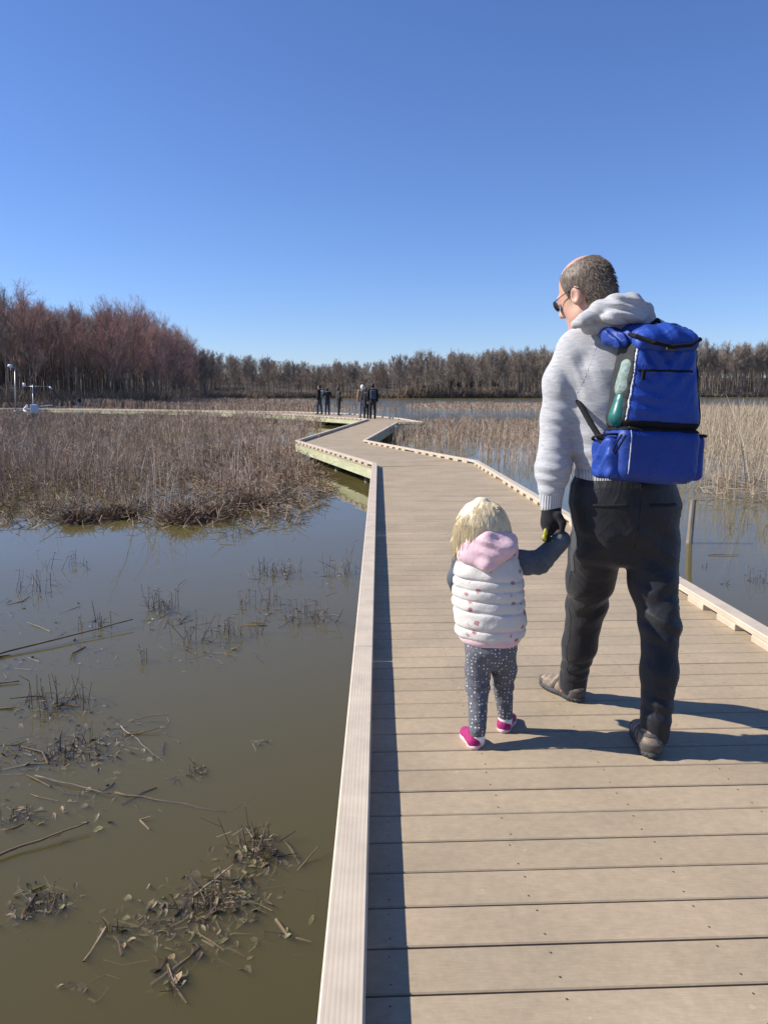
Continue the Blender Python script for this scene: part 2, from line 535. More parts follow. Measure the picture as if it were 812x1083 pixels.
def fascia(a, b_, inward, bmax=3.66):
    a, b_ = np.array(a, float), np.array(b_, float)
    Lt = np.hypot(*(b_ - a)); d = (b_ - a) / Lt
    nrm = np.array([-d[1], d[0]])
    if np.dot(nrm, np.array(inward) - a) < 0: nrm = -nrm
    n = max(1, round(Lt / bmax))
    for k in range(n):
        s0, s1 = Lt * k / n, Lt * (k + 1) / n
        c = a + d * (s0 + s1) / 2 + nrm * .027
        o = MB().box((0, 0, 0), ((s1 - s0) / 2 - .002, 0, 0), (0, .019, 0), (0, 0, .094), .003).build('fascia_board', M_FASCIA)
        o.location = (c[0], c[1], -.122); o.rotation_euler = (0, 0, math.atan2(d[1], d[0]))
        child(o)

c1 = (1, 6)
jl = [0, 3.0, 6.23, 9.6, 13.2, np.hypot(-.205 + .1, 13.55 + 2.6)]
kerb((-.106, -2.6), L2, c1, joints=jl); fascia((-.106, -2.6), L2, c1)
kerb((2.225, -2.6), B3, c1, joints=[0, 3.9, 7.62, 11.0, 14.0, np.hypot(.505, 16.7)]); fascia((2.225, -2.6), B3, c1)
c2 = (-.3, 17)
kerb(L2, CC, c2); fascia(L2, CC, c2)
kerb(B3, B4, c2); fascia(B3, B4, c2)
c3 = (-.5, 28)
kerb(CC, near[0], c3); fascia(CC, near[0], c3)
kerb(B4, (.62, 32.9), c3); fascia(B4, (.62, 32.9), c3)
kerb((.62, 32.9), (1.7, 32.6), (1, 35)); fascia((.62, 32.9), (1.7, 32.6), (1, 35))
kerb((1.7, 32.6), far[0], (.2, 35)); fascia((1.7, 32.6), far[0], (.2, 35))
for i in range(len(near) - 1):
    cen = ((near[i][0] + far[i + 1][0]) / 2, (near[i][1] + far[i + 1][1]) / 2)
    kerb(near[i], near[i + 1], cen, 4); fascia(near[i], near[i + 1], cen, 4)
    kerb(far[i], far[i + 1], cen, 4); fascia(far[i], far[i + 1], cen, 4)
pile_me = None
def piling(x, y):
    global pile_me
    if pile_me is None:
        q = MB().tube([(0, 0, -1.1), (0, 0, -.6), (0, 0, -.05)], .085, 12).build('piling', M_PILE, None, True)
        pile_me = q.data; bpy.data.objects.remove(q)
    q = bpy.data.objects.new('piling', pile_me); C.objects.link(q)
    q.location = (x, y, 0); child(q)
for (a, b_, c, d) in (((-.106, -2.6), L2, (2.225, -2.6), B3), (L2, CC, B3, B4), (CC, near[0], B4, (.62, 32.9))):
    n = max(2, round(np.hypot(b_[0] - a[0], b_[1] - a[1]) / 2.4))
    for k in range(n):
        t = (k + .5) / n
        l = np.array(a) * (1 - t) + np.array(b_) * t; r_ = np.array(c) * (1 - t) + np.array(d) * t
        for f in (.14, .86):
            q = l * (1 - f) + r_ * f; piling(q[0], q[1])
for i in range(len(near) - 1):
    Ls = np.hypot(near[i + 1][0] - near[i][0], near[i + 1][1] - near[i][1]); n = max(2, round(Ls / 3))
    for k in range(n):
        t = (k + .5) / n
        l = np.array(near[i]) * (1 - t) + np.array(near[i + 1]) * t; r_ = np.array(far[i]) * (1 - t) + np.array(far[i + 1]) * t
        for f in (.14, .86):
            q = l * (1 - f) + r_ * f; piling(q[0], q[1])
# joists under the planks of the near stretches
for (a, b_, c, d) in (((-.106, -2.6), L2, (2.225, -2.6), B3), (L2, CC, B3, B4)):
    for f in (.10, .3, .5, .7, .90):
        p0 = np.array(a) * (1 - f) + np.array(c) * f; p1 = np.array(b_) * (1 - f) + np.array(d) * f
        v = (p1 - p0); l_ = np.hypot(*v); v /= l_
        o = MB().box((0, 0, 0), (l_ / 2 - .06, 0, 0), (0, .019, 0), (0, 0, .07)).build('joist', M_FASCIA)
        o.location = ((p0[0] + p1[0]) / 2, (p0[1] + p1[1]) / 2, -.099); o.rotation_euler = (0, 0, math.atan2(v[1], v[0]))
        child(o)
# ------------------------------------------------------------------ marsh vegetation (masses)
def in_poly(x, y, poly):
    ins = np.zeros(x.shape, bool); n = len(poly)
    for i in range(n):
        x0, y0 = poly[i]; x1, y1 = poly[(i + 1) % n]
        c = ((y0 > y) != (y1 > y)) & (x < (x1 - x0) * (y - y0) / (y1 - y0 + 1e-12) + x0)
        ins ^= c
    return ins


def wp(pts): return [tuple(on(px, py)[:2]) for px, py in pts]

DECKS = [s[0] for s in SEGS]
def off_deck(x, y, grow=.12):
    ok = np.ones(x.shape, bool)
    for P in DECKS:
        c = np.mean(P, 0); Q = [tuple(np.array(c) + (np.array(q) - c) * 1.0 + (np.array(q) - c) / np.linalg.norm(np.array(q) - c) * grow) for q in P]
        ok &= ~in_poly(x, y, Q)
    return ok


def sample(poly, dens, r, clump=0.0, cs=1.0):
    """dens(D) stems per square metre, thinned by distance and by patchy noise"""
    P = np.array(poly); lo, hi = P.min(0), P.max(0)
    A = np.prod(hi - lo)
    dmax = dens(max(1, lo[1]))
    n = int(A * dmax)
    x = r.uniform(lo[0], hi[0], n); y = r.uniform(lo[1], hi[1], n)
    keep = r.uniform(0, dmax, n) < dens(y)
    x, y = x[keep], y[keep]
    k = in_poly(x, y, poly); x, y = x[k], y[k]
    if clump:
        f = np.sin(x * 1.7 / cs + 1.3 * np.sin(y * .9 / cs)) + np.sin(y * 1.9 / cs + 1.1 * np.sin(x * 1.1 / cs)) + .6 * np.sin(x * 4.1 / cs + y * 3.3 / cs)
        k = f > r.normal(-2.4 + clump * 2.4, .7, len(x)); x, y = x[k], y[k]
    k = off_deck(x, y)
    return x[k], y[k]


def hscrub(r, mb, x, y, H, cols, stems, lean=.35, rad=.0032, twigs=2):
    """many-stemmed leafless marsh scrub: fans of thin stems with a few side twigs"""
    n = len(x)
    for s in range(stems):
        bx = x + r.normal(0, .10, n); by = y + r.normal(0, .10, n)
        h = H * r.uniform(.45, 1.1, n)
        az = r.uniform(0, 2 * math.pi, n); ln = np.abs(r.normal(0, lean, n))
        dx, dy = np.cos(az) * ln, np.sin(az) * ln
        z0 = np.full(n, WATER - .08)
        m = np.stack([bx + dx * h * .4, by + dy * h * .4, WATER + h * .55], 1)
        t = np.stack([bx + dx * h * 1.1 + r.normal(0, .05, n) * h, by + dy * h * 1.1 + r.normal(0, .05, n) * h, WATER + h], 1)
        b0 = np.stack([bx, by, z0], 1)
        rr = np.maximum(rad, .00020 * y) * r.uniform(.7, 1.3, n)
        col = cols[r.integers(0, len(cols), n)] * r.uniform(.7, 1.25, (n, 1))
        mb.sticks(b0, m, rr * 1.2, rr, 3, col); mb.sticks(m, t, rr, rr * .45, 3, col)
        for q in range(twigs):
            f = r.uniform(.1, .95, n)[:, None]
            o = m * (1 - f) + t * f
            e = o + np.stack([r.normal(0, .17, n) * H, r.normal(0, .17, n) * H, r.uniform(.05, .3, n) * H], 1)
            mb.sticks(o, e, rr * .7, rr * .35, 3, col)


rv = np.random.default_rng(3)
BROWN = np.array([(.36, .265, .195), (.28, .20, .145), (.44, .345, .265), (.24, .16, .112), (.52, .44, .355), (.36, .23, .16), (.17, .12, .086)])
TAN = np.array([(.37, .295, .205), (.31, .245, .17), (.25, .195, .14), (.44, .37, .27), (.19, .145, .10)])
M_SCRUB = tone_mat('dry_marsh_stems'); M_REED = tone_mat('dry_reed_stems')

LEFT = wp([(-330, 546), (0, 543), (70, 548), (130, 543), (200, 548), (262, 540), (300, 520), (338, 498), (322, 482), (308, 470), (330, 452), (372, 447.5), (332, 441.5), (270, 438.5), (100, 434.5), (-330, 433)])
mb = MB()
x, y = sample(LEFT, lambda D: np.where(D < 18, 6.0, np.where(D < 30, 3.8, 2.2)) if not np.isscalar(D) else 6.0, rv, .36, 1.1)
# plants get lower and sparser towards the open water's edge
Hs = np.clip(.54 + .26 * np.sin(x * .6) * np.sin(y * .45 + 1), .35, 1.0) * np.clip((y - 9.6) / 4.0, .28, 1.0) * np.where(y > 30, np.clip(1.2 - y * .008, .62, 1), 1.0)
k = (np.abs(x + .15 * y) > 0)
hscrub(rv, mb, x, y, Hs, BROWN, 8)
# pale taller fans standing out of it
for px, py in ((150, 545), (165, 530), (205, 500), (120, 500), (285, 495), (60, 520), (20, 505), (240, 505), (262, 520), (95, 485), (310, 480)):
    b0 = on(px, py)
    hscrub(rv, mb, b0[0] + rv.normal(0, .1, 3), b0[1] + rv.normal(0, .1, 3), np.full(3, rv.uniform(.75, 1.0)), np.array([(.42, .36, .30), (.34, .29, .24)]), 4, .45, .004, 1)
# beyond the far walk
B2 = wp([(-350, 431.9), (60, 431.2), (180, 432.6), (285, 434.8), (330, 436), (335, 430.5), (260, 428.3), (210, 427.5), (-350, 427.5)])
x, y = sample(B2, lambda D: 1.6 + 0 * D, rv, .15, 4)
hscrub(rv, mb, x, y, np.clip(.75 + .2 * np.sin(x * .3 + y * .2), .4, 1.05), BROWN, 6, .3)
o = mb.build('marsh_scrub', M_SCRUB, None, tone=True)
tag(o, 'dense brown leafless marsh scrub standing in water left of the boardwalk', 'marsh scrub', kind='stuff')

# low mats of dead growth at the water's edge
mb = MB()
x, y = sample(wp([(-330, 556), (60, 553), (200, 556), (300, 548), (352, 520), (330, 488), (310, 474), (200, 470), (-330, 470)]), lambda D: 60 + 0 * D, rv, .45, .6)
n = len(x)
a = rv.uniform(0, 2 * math.pi, n); l = rv.uniform(.05, .22, n); z = WATER + np.abs(rv.normal(0, .07, n))
P0 = np.stack([x, y, z - .02], 1); P1 = P0 + np.stack([np.cos(a) * l, np.sin(a) * l, rv.uniform(-.02, .11, n)], 1)
mb.sticks(P0, P1, .005, .003, 3, np.array([(.19, .125, .08), (.15, .10, .065), (.24, .17, .11), (.11, .075, .05), (.27, .20, .14)])[rv.integers(0, 5, n)] * rv.uniform(.6, 1.15, (n, 1)))
for poly_, dn, hh in (([(205, 475), (330, 472), (356, 520), (312, 556), (255, 562), (205, 560)], 190, .12), ([(-330, 535), (60, 532), (205, 528), (205, 560), (60, 560), (-330, 560)], 110, .06), ([(-330, 500), (205, 495), (205, 528), (-330, 535)], 90, .10)):
    x, y = sample(wp(poly_), lambda D: dn + 0 * D, rv, .16, .62)
    n = len(x); a = rv.uniform(0, 2 * math.pi, n); l = rv.uniform(.06, .26, n); z = WATER + np.abs(rv.normal(0, hh, n)) * (.4 + .6 * np.sin(x * 2.1 + y * 1.3) ** 2)
    P0 = np.stack([x, y, z - .03], 1); P1 = P0 + np.stack([np.cos(a) * l, np.sin(a) * l, rv.uniform(-.06, .14, n)], 1)
    mb.sticks(P0, P1, .0055, .003, 3, np.array([(.29, .185, .12), (.22, .145, .095), (.34, .24, .16), (.16, .11, .072), (.36, .27, .19)])[rv.integers(0, 5, n)] * rv.uniform(.6, 1.15, (n, 1)))
o = mb.build('dead_marsh_mat', M_SCRUB, None, tone=True)
tag(o, 'flattened dark dead stems matted along the edge of the left marsh', 'dead stems', kind='stuff')

# right hand scrub and reeds
mb = MB()
RM = wp([(409, 466), (428, 484), (470, 484), (512, 487), (600, 484), (640, 478), (640, 448), (560, 445), (470, 443.5), (447, 447), (424, 452)])
x, y = sample(RM, lambda D: np.where(D < 20, 6.5, 3.2) if not np.isscalar(D) else 6.5, rv, .42, 1.4)
hscrub(rv, mb, x, y, np.clip(.80 + .25 * np.sin(x * .9) * np.sin(y * .5), .4, 1.05) * np.clip(1.30 - y * .024, .32, 1), np.concatenate([BROWN, TAN[:3] * .85]), 7, .22, .0034, 2)
x, y = sample(wp([(515, 487), (560, 512), (640, 512), (640, 484)]), lambda D: 5. + 0 * D, rv, .55, .8)
hscrub(rv, mb, x, y, np.full(len(x), .6), BROWN, 4, .35)
# strips far out
for poly, d_, h_ in (([(440, 433.5), (500, 435), (560, 434), (900, 438), (900, 431), (600, 428.5), (470, 427.5), (430, 429.5)], 1.1, .30),
                     ([(255, 431), (330, 433.5), (412, 436), (430, 433), (330, 430.2), (262, 428.8)], .9, .30),
                     ([(430, 428), (560, 428.5), (600, 427), (470, 426.3)], .7, .22)):
    x, y = sample(wp(poly), lambda D: d_ + 0 * D, rv, .2, 4)
    hscrub(rv, mb, x, y, np.clip(h_ + .12 * np.sin(x * .3 + y * .2), .12, 1.2), np.concatenate([BROWN, TAN[:2]]), 6, .25)
o = mb.build('marsh_scrub', M_SCRUB, None, tone=True)
tag(o, 'brown and grey marsh scrub standing in water right of the boardwalk', 'marsh scrub', kind='stuff')

mb = MB()
RE = wp([(742, 527), (765, 531), (800, 529), (900, 533), (1100, 520), (1100, 440), (745, 442), (690, 455), (690, 500)])
x, y = sample(RE, lambda D: np.where(D < 20, 30., 10.) if not np.isscalar(D) else 30., rv, .42, .9)
n = len(x)
h = np.clip(1.22 + .2 * np.sin(x * 1.1) + rv.normal(0, .24, n), .3, 1.75) * np.where(y > 22, .8, 1)
az = rv.uniform(0, 6.28, n); ln = np.abs(rv.normal(0, .21, n))
d = np.stack([np.cos(az) * ln, np.sin(az) * ln, np.ones(n)], 1)
b0 = np.stack([x, y, np.full(n, WATER - .1)], 1); m_ = b0 + d * (h * .55)[:, None]
t_ = m_ + (d * [1.6, 1.6, .9]) * (h * .5)[:, None] + rv.normal(0, .04, (n, 3))
col = TAN[rv.integers(0, 5, n)] * rv.uniform(.75, 1.2, (n, 1))
rr = np.maximum(.0032, .00020 * y) * rv.uniform(.7, 1.4, n)
mb.sticks(b0, m_, rr, rr, 3, col); mb.sticks(m_, t_, rr, rr * .4, 3, col)
for q in range(3):                                   # blades and broken stalks
    f = rv.uniform(.1, 1, n)[:, None]
    o_ = b0 * (1 - f) + m_ * f
    e_ = o_ + np.stack([rv.normal(0, .16, n), rv.normal(0, .16, n), rv.uniform(-.12, .32, n)], 1)
    mb.sticks(o_, e_, rr * .9, rr * .3, 3, col * rv.uniform(.8, 1.1))
x, y = sample(wp([(738, 531), (800, 535), (900, 540), (900, 500), (742, 505)]), lambda D: 60 + 0 * D, rv, .4, .5)
n = len(x); a = rv.uniform(0, 6.28, n); l = rv.uniform(.1, .4, n)
P0 = np.stack([x, y, WATER + rv.uniform(-.02, .12, n)], 1)
mb.sticks(P0, P0 + np.stack([np.cos(a) * l, np.sin(a) * l, rv.uniform(-.06, .1, n)], 1), .004, .003, 3, BROWN[rv.integers(0, 7, n)] * .8)
o = mb.build('reed_bed', M_REED, None, tone=True)
tag(o, 'tall pale tan reed bed growing in the water right of the man', 'reeds', kind='stuff')

# ------------------------------------------------------------------ tussocks, emergent weeds, floating sticks (things)
def stub_cloud(r, mb, c, rad, h, n, cols, up=.35, sr=.004):
    a = r.uniform(0, 6.28, n); q = np.sqrt(r.uniform(0, 1, n)) * rad
    zz = h * np.clip(1 - (q / rad) ** 2, 0, 1) * r.uniform(.2, 1, n)
    P0 = np.stack([c[0] + np.cos(a) * q, c[1] + np.sin(a) * q, WATER - .03 + zz], 1)
    a2 = r.uniform(0, 6.28, n); l = r.uniform(.06, .2, n)
    P1 = P0 + np.stack([np.cos(a2) * l, np.sin(a2) * l, r.uniform(-.08, .12, n) + up * .1], 1)
    mb.sticks(P0, P1, sr, sr * .6, 3, cols[r.integers(0, len(cols), n)] * r.uniform(.6, 1.2, (n, 1)))

TUS = [(195, 551, .27, .24, 'rounded reddish brown tussock at the front edge of the left marsh'),
       (125, 547, .24, .13, 'low flat brown tussock left of the rounded reddish one'),
       (84, 552, .17, .10, 'small dark tussock at the marsh edge nearest the left frame side'),
       (265, 535, .30, .17, 'wide ragged brown tussock nearest the boardwalk on the left marsh edge'),
       (232, 546, .20, .10, 'small flattened tussock right beside the rounded reddish one')]
for i, (px, py, rd, h, lb) in enumerate(TUS):
    c = on(px, py); mb = MB()
    r = np.random.default_rng(50 + i)
    stub_cloud(r, mb, (0, 0), rd, h, 900, np.array([(.20, .13, .085), (.14, .09, .06), (.25, .18, .12)]) * (1.15 if i == 0 else .8))
    for V in mb.V: V[:, 2] -= WATER
    o = mb.build('tussock', M_SCRUB, None, tone=True); o.location = (c[0], c[1], WATER)
    tag(o, lb, 'tussock', 'tussocks along the marsh edge')

M_LEAF = tone_mat('sodden_leaves', .6, .3, 30)
M_STEM = tone_mat('wet_dead_stems', .75, .3, 20)
LEAFC = np.array([(.075, .05, .026), (.115, .08, .04), (.045, .033, .02), (.15, .11, .055), (.13, .12, .045), (.21, .15, .08)])

def leaves(r, mb, P, size, cols):
    for p_ in P:
        s = size * r.uniform(.6, 1.3); a = r.uniform(0, 6.28); ti, tj = r.normal(0, .35, 2)
        u = np.array([math.cos(a), math.sin(a), ti]) * s; v = np.array([-math.sin(a), math.cos(a), tj]) * s * r.uniform(.35, .6)
        up = np.array([0, 0, s * .22])
        V = [p_ - u, p_ - u * .3 - v + up * .5, p_ + u * .4 - v * .8 + up, p_ + u, p_ + u * .4 + v * .8 + up * .6, p_ - u * .3 + v + up]
        mb.add(V, [[0, 1, 2, 3], [0, 3, 4, 5]], cols[r.integers(0, len(cols))] * r.uniform(.7, 1.3))

def weed(px, py, rad, h, nst, nlf, label, seed, pale=.0):
    nst = int(nst * 1.5)
    r = np.random.default_rng(seed); c = on(px, py)
    t = empty('water_weed', (c[0], c[1], WATER))
    tag(t, label, 'water weed', 'dead weeds poking out of the near water')
    ms = MB()
    for k in range(nst):
        a = r.uniform(0, 6.28); q = rad * math.sqrt(r.uniform(0, 1))
        b0 = np.array([math.cos(a) * q, math.sin(a) * q, -.10])
        hh = h * r.uniform(.35, 1.05); az = r.uniform(0, 6.28); ln = abs(r.normal(.0, .45))
        pts = []
        bend = r.normal(0, .5)
        for f in np.linspace(0, 1, 6):
            pts.append(b0 + np.array([math.cos(az + bend * f) * ln * hh * f * 1.2, math.sin(az + bend * f) * ln * hh * f * 1.2,
                                      (hh + .10) * (f - .35 * max(0, f - .6) ** 1.0 * (2 if r.uniform() < .3 else 0))]))
        cc = np.array([(.08, .06, .045), (.12, .09, .06), (.05, .04, .03), (.22, .17, .12)])[r.integers(0, 4)] * (1 + pale)
        rr = r.uniform(.0014, .0028) * (1 + .12 * c[1] / 3)
        ms.tube(pts, np.linspace(rr, rr * .5, 6), 4, cc)
        for q2 in range(r.integers(1, 4)):
            i = r.integers(2, 6); o_ = np.array(pts[i]); e = o_ + r.normal(0, 1, 3) * [.05, .05, .03] * (1 + h * 3) * .6
            ms.sticks([o_], [e], rr * .7, rr * .4, 3, cc)
    ms.build('stem', M_STEM, t, tone=True)
    if nlf:
        ml = MB(); nlf = int(nlf * 1.6)
        a = r.uniform(0, 6.28, nlf); q = rad * 1.6 * np.sqrt(r.uniform(0, 1, nlf))
        P = np.stack([np.cos(a) * q, np.sin(a) * q * .8, -np.abs(r.normal(0, .035, nlf)) + .001], 1)
        leaves(r, ml, P, .017, LEAFC)
        ml.build('leaf', M_LEAF, t, tone=True)['kind'] = 'stuff'
    return t

W = [(268, 893, .075, .13, 14, 34, 'dark leafy weed with one tall hooked stem in the near water beside the kerb'),
     (212, 958, .10, .07, 13, 60, 'largest sodden leafy weed clump in the near water'),
     (48, 955, .05, .05, 7, 22, 'small leafy weed at the lower left of the near water'),
     (120, 985, .03, .03, 5, 10, 'tiny weed tuft below the big leafy clump and left of it'),
     (183, 1040, .02, .02, 4, 8, 'lowest of the dark weed tufts near the bottom of the photo'),
     (85, 795, .13, .08, 20, 60, 'matted pale twiggy weed patch in the left water'),
     (62, 745, .16, .16, 20, 40, 'tall twiggy tangle just above the matted patch in the left water'),
     (15, 862, .06, .05, 8, 18, 'sodden weed cut by the left frame edge'),
     (175, 645, .14, .20, 17, 10, 'upright dark weed clump right of the long floating reed'),
     (198, 680, .10, .22, 8, 6, 'thin stems just below the upright dark clump'),
     (245, 672, .20, .15, 14, 14, 'sparse weed stems between the dark clump and the boardwalk'),
     (290, 607, .26, .13, 34, 10, 'dense short stubble of stems midway to the marsh'),
     (325, 655, .16, .15, 20, 14, 'wiry weed patch closest to the boardwalk kerb'),
     (362, 606, .16, .26, 12, 4, 'curly arching stems beside the boardwalk kerb'),
     (275, 640, .2, .14, 14, 6, 'loose upright stalks below the dense stubble'),
     (98, 662, .15, .18, 8, 6, 'few thin stalks behind the long floating reed'),
     (32, 625, .22, .17, 10, 4, 'thin stalks in the left water near the frame edge'),
     (255, 566, .25, .12, 16, 0, 'short stubble in open water just in front of the marsh'),
     (72, 600, .25, .15, 8, 0, 'a few bare stalks in the blue water on the left'),
     (150, 700, .04, .10, 4, 3, 'lone pair of stalks below the long floating reed'),
     (205, 816, .05, .03, 4, 8, 'small submerged tuft in the middle of the brown water'),
     (798, 614, .11, .13, 12, 4, 'small weed tuft in the water right of the boardwalk'),
     (768, 618, .04, .05, 4, 2, 'tiny stubs in the right water near the wooden stake'),
     (744, 600, .04, .05, 3, 0, 'two bare stubs right beside the wooden stake'),
     (790, 560, .3, .16, 9, 0, 'sparse stalks in front of the tall reed bed')]
for i, a in enumerate(W): weed(*a, 100 + i)

def stick(px0, py0, px1, py1, rad, label, seed, fork=None, z0=.01, z1=.01, col=(.16, .12, .08)):
    r = np.random.default_rng(seed)
    a, b_ = on(px0, py0), on(px1, py1)
    a[2] += z0; b_[2] += z1
    n = 9; pts = np.array([a + (b_ - a) * f for f in np.linspace(0, 1, n)])
    pts[1:-1] += r.normal(0, .008, (n - 2, 3)) * [1, 1, .3] * np.linalg.norm(b_ - a)
    base = pts.mean(0) * [1, 1, 0] + [0, 0, WATER]
    m_ = MB(); m_.tube(pts - base, np.linspace(rad, rad * .5, n), 6, col)
    if fork:
        k, dx, dy, dz = fork
        o_ = pts[k] - base
        m_.tube([o_, o_ + np.array([dx, dy, dz]) * .5 + r.normal(0, .006, 3), o_ + np.array([dx, dy, dz])], [rad * .6, rad * .5, rad * .3], 5, col)
    o = m_.build('floating_stick', M_STEM, None, True, tone=True); o.location = base
    tag(o, label, 'stick', 'sticks and stalks lying in the water')

stick(-40, 704, 141, 662, .008, 'long dark reed stalk floating across the left water', 1, z1=.05)
stick(-30, 727, 21, 722, .008, 'short dark stalk cut by the left frame edge', 2)
stick(-20, 913, 95, 877, .006, 'forked grey twig lying in the water at lower left', 3, (6, -.035, -.05, 0), z1=.03)
stick(38, 823, 118, 842, .004, 'thin curved twig floating in the brown water on the left', 4, z0=.012)
stick(122, 839, 240, 856, .005, 'long half sunken knobbly branch in the brown water', 5, z0=.004, z1=-.012, col=(.12, .09, .06))
stick(205, 948, 248, 925, .005, 'bent pale root arching out of the big leafy weed clump', 6, z0=.0, z1=.04, col=(.26, .2, .14))
stick(140, 990, 200, 970, .009, 'sunken dark log end left of the big leafy clump', 7, z0=-.03, z1=-.005, col=(.12, .09, .06))
stick(160, 1036, 203, 1012, .008, 'short waterlogged branch near the bottom of the photo', 8, z0=-.02, z1=.004, col=(.12, .09, .06))
stick(315, 918, 338, 902, .004, 'small curved twig in the water next to the kerb', 9, z0=-.01, z1=.03)
stick(128, 768, 176, 806, .0025, 'thin straight twig standing slanted in the brown water', 10, z0=.002, z1=-.01, col=(.3, .24, .18))
stick(748, 587, 780, 588, .006, 'thin dark stalk floating in the right water', 11)

# submerged leaf litter : uncountable
mb = MB(); r = np.random.default_rng(77)
for px, py, s, n in ((215, 955, .2, 190), (185, 985, .16, 60), (245, 930, .14, 70), (235, 1000, .12, 30), (110, 770, .25, 90), (30, 800, .3, 130), (25, 700, .3, 50), (60, 660, .4, 50), (180, 655, .3, 70), (210, 690, .3, 60), (300, 650, .3, 60), (20, 640, .4, 50), (95, 840, .2, 40), (30, 960, .1, 30), (130, 855, .2, 16), (330, 610, .3, 30),  (150, 975, .18, 60), (265, 905, .16, 90), (40, 955, .14, 60), (70, 800, .35, 170), (50, 750, .3, 90), (20, 860, .15, 40),
                     (100, 690, .4, 60), (270, 960, .1, 20), (290, 985, .06, 10), (120, 790, .25, 60), (200, 815, .1, 14), (275, 785, .05, 8), (180, 1030, .06, 8), (85, 1040, .05, 8)):
    c = on(px, py)
    P = np.stack([c[0] + r.normal(0, s * .5, n), c[1] + r.normal(0, s * .42, n), WATER - .001 - np.abs(r.normal(.008, .024, n))], 1)
    leaves(r, mb, P, .017, LEAFC * 1.15)
    # drowned stems lying under it
    k_ = max(4, n // 4); a = r.uniform(0, 6.28, k_); l = r.uniform(.05, .30, k_) * (s + .12) * 2
    Q = np.stack([c[0] + r.normal(0, s * .55, k_), c[1] + r.normal(0, s * .45, k_), WATER - np.abs(r.normal(.012, .022, k_))], 1)
    e_ = Q + np.stack([np.cos(a) * l, np.sin(a) * l, r.normal(0, .012, k_)], 1)
    mid_ = (Q + e_) / 2 + r.normal(0, .02, (k_, 3)) * [1, 1, .3]; w_ = r.uniform(.002, .006, k_); cc_ = LEAFC[r.integers(0, 6, k_)] * 1.1
    mb.sticks(Q, mid_, w_, w_, 5, cc_); mb.sticks(mid_, e_, w_, w_ * .5, 5, cc_)
o = mb.build('submerged_leaves', M_LEAF, None, tone=True)
tag(o, 'sodden brown leaf litter just under the surface of the near water', 'leaf litter', kind='stuff')

# wooden stake
pb = on(728.5, 574); top = at(733, 528, pb[1] + .02)
mb = MB().tube([np.array([-.02, 0, -.5]), np.array([0, 0, 0]), (top - pb) * .6, top - pb], [.034, .034, .032, .030], 10, cap=True)
o = mb.build('wooden_stake', simple('weathered_stake', (.24, .20, .15), .35, 18, .85, (1, 1, .15), .6), None, False)
o.location = pb; tag(o, 'weathered grey wooden stake leaning in the water right of the man', 'stake')

# ------------------------------------------------------------------ instrument masts
M_WHITE = simple('white_painted_metal', (.72, .73, .74), .08, 10, .4)
M_GREYM = simple('galvanised_pipe', (.36, .37, .38), .15, 14, .4, metal=.7)
M_BOX = simple('pale_blue_box', (.42, .50, .62), .1, 9, .5)
b0 = on(35.5, 444.5)
k = b0[1] / FPX                      # metres per photo pixel there
t = empty('weather_station', b0); tag(t, 'white and grey weather station on a mast in the left marsh', 'weather station')
def V3(px, py, dy=0): return (at(px, py, b0[1] + dy) - b0)
MB().tube([(V3(35.5, 444.5) + [0, 0, -.6]), V3(35, 407)], .035, 8).build('mast', M_GREYM, t, True)
MB().tube([V3(25.5, 408.6), V3(53, 408.6)], .022, 6).build('crossarm', M_GREYM, t, True)
MB().tube([V3(26, 405), V3(26, 409)], [.09, .07], 10).build('anemometer', M_WHITE, t, True)
MB().tube([V3(53, 409), V3(55, 411.5)], [.06, .03], 8).build('wind_vane', M_WHITE, t, True)
c_ = V3(37.5, 432)
MB().box(c_ + [0, -.1, 0], (.21, 0, 0), (0, .12, 0), (0, 0, .24), .02).build('instrument_box', M_BOX, t)
MB().box(V3(38, 440) + [0, -.08, 0], (.16, 0, 0), (0, .1, 0), (0, 0, .13), .02).build('battery_box', simple('dark_box', (.06, .065, .07), .2, 10), t)
MB().tube([V3(25.5, 433.5), V3(29.5, 428.6)], .07, 6).build('white_arm', M_WHITE, t, True)
MB().tube([V3(25.5, 433.5), V3(32.5, 438)], .07, 6).build('white_arm', M_WHITE, t, True)
MB().tube([V3(40, 430), V3(56, 428.4)], .035, 6).build('white_arm', M_WHITE, t, True)
b0 = on(16.5, 443); b0 = on(16.5, 441.5)
t = empty('sensor_pole', b0); tag(t, 'tall thin pole with a white sensor head left of the weather station', 'sensor pole')
MB().tube([np.array([0, 0, -.6]), V3(16.2, 388)], .038, 8).build('pole', M_GREYM, t, True)
MB().tube([V3(14.8, 435), V3(24, 433.6)], .05, 6).build('bracket', M_WHITE, t, True)
hp = V3(11.2, 387.4)
MB().tube([hp + [-.12, 0, -.02], hp + [-.08, 0, .03], hp + [.06, 0, .02], hp + [.13, 0, -.05]], [.08, .11, .11, .06], 10).build('sensor_head', M_WHITE, t, True)
MB().tube([hp + [.1, 0, -.05], V3(16.2, 388.6)], .03, 6).build('arm', M_GREYM, t, True)
# ------------------------------------------------------------------ trees : bare hardwoods with trunk and twig crown
M_BARK = tone_mat('grey_brown_bark', .9, .35, 1.2)
M_TWIG = tone_mat('bare_twigs', .9, .15, .6)


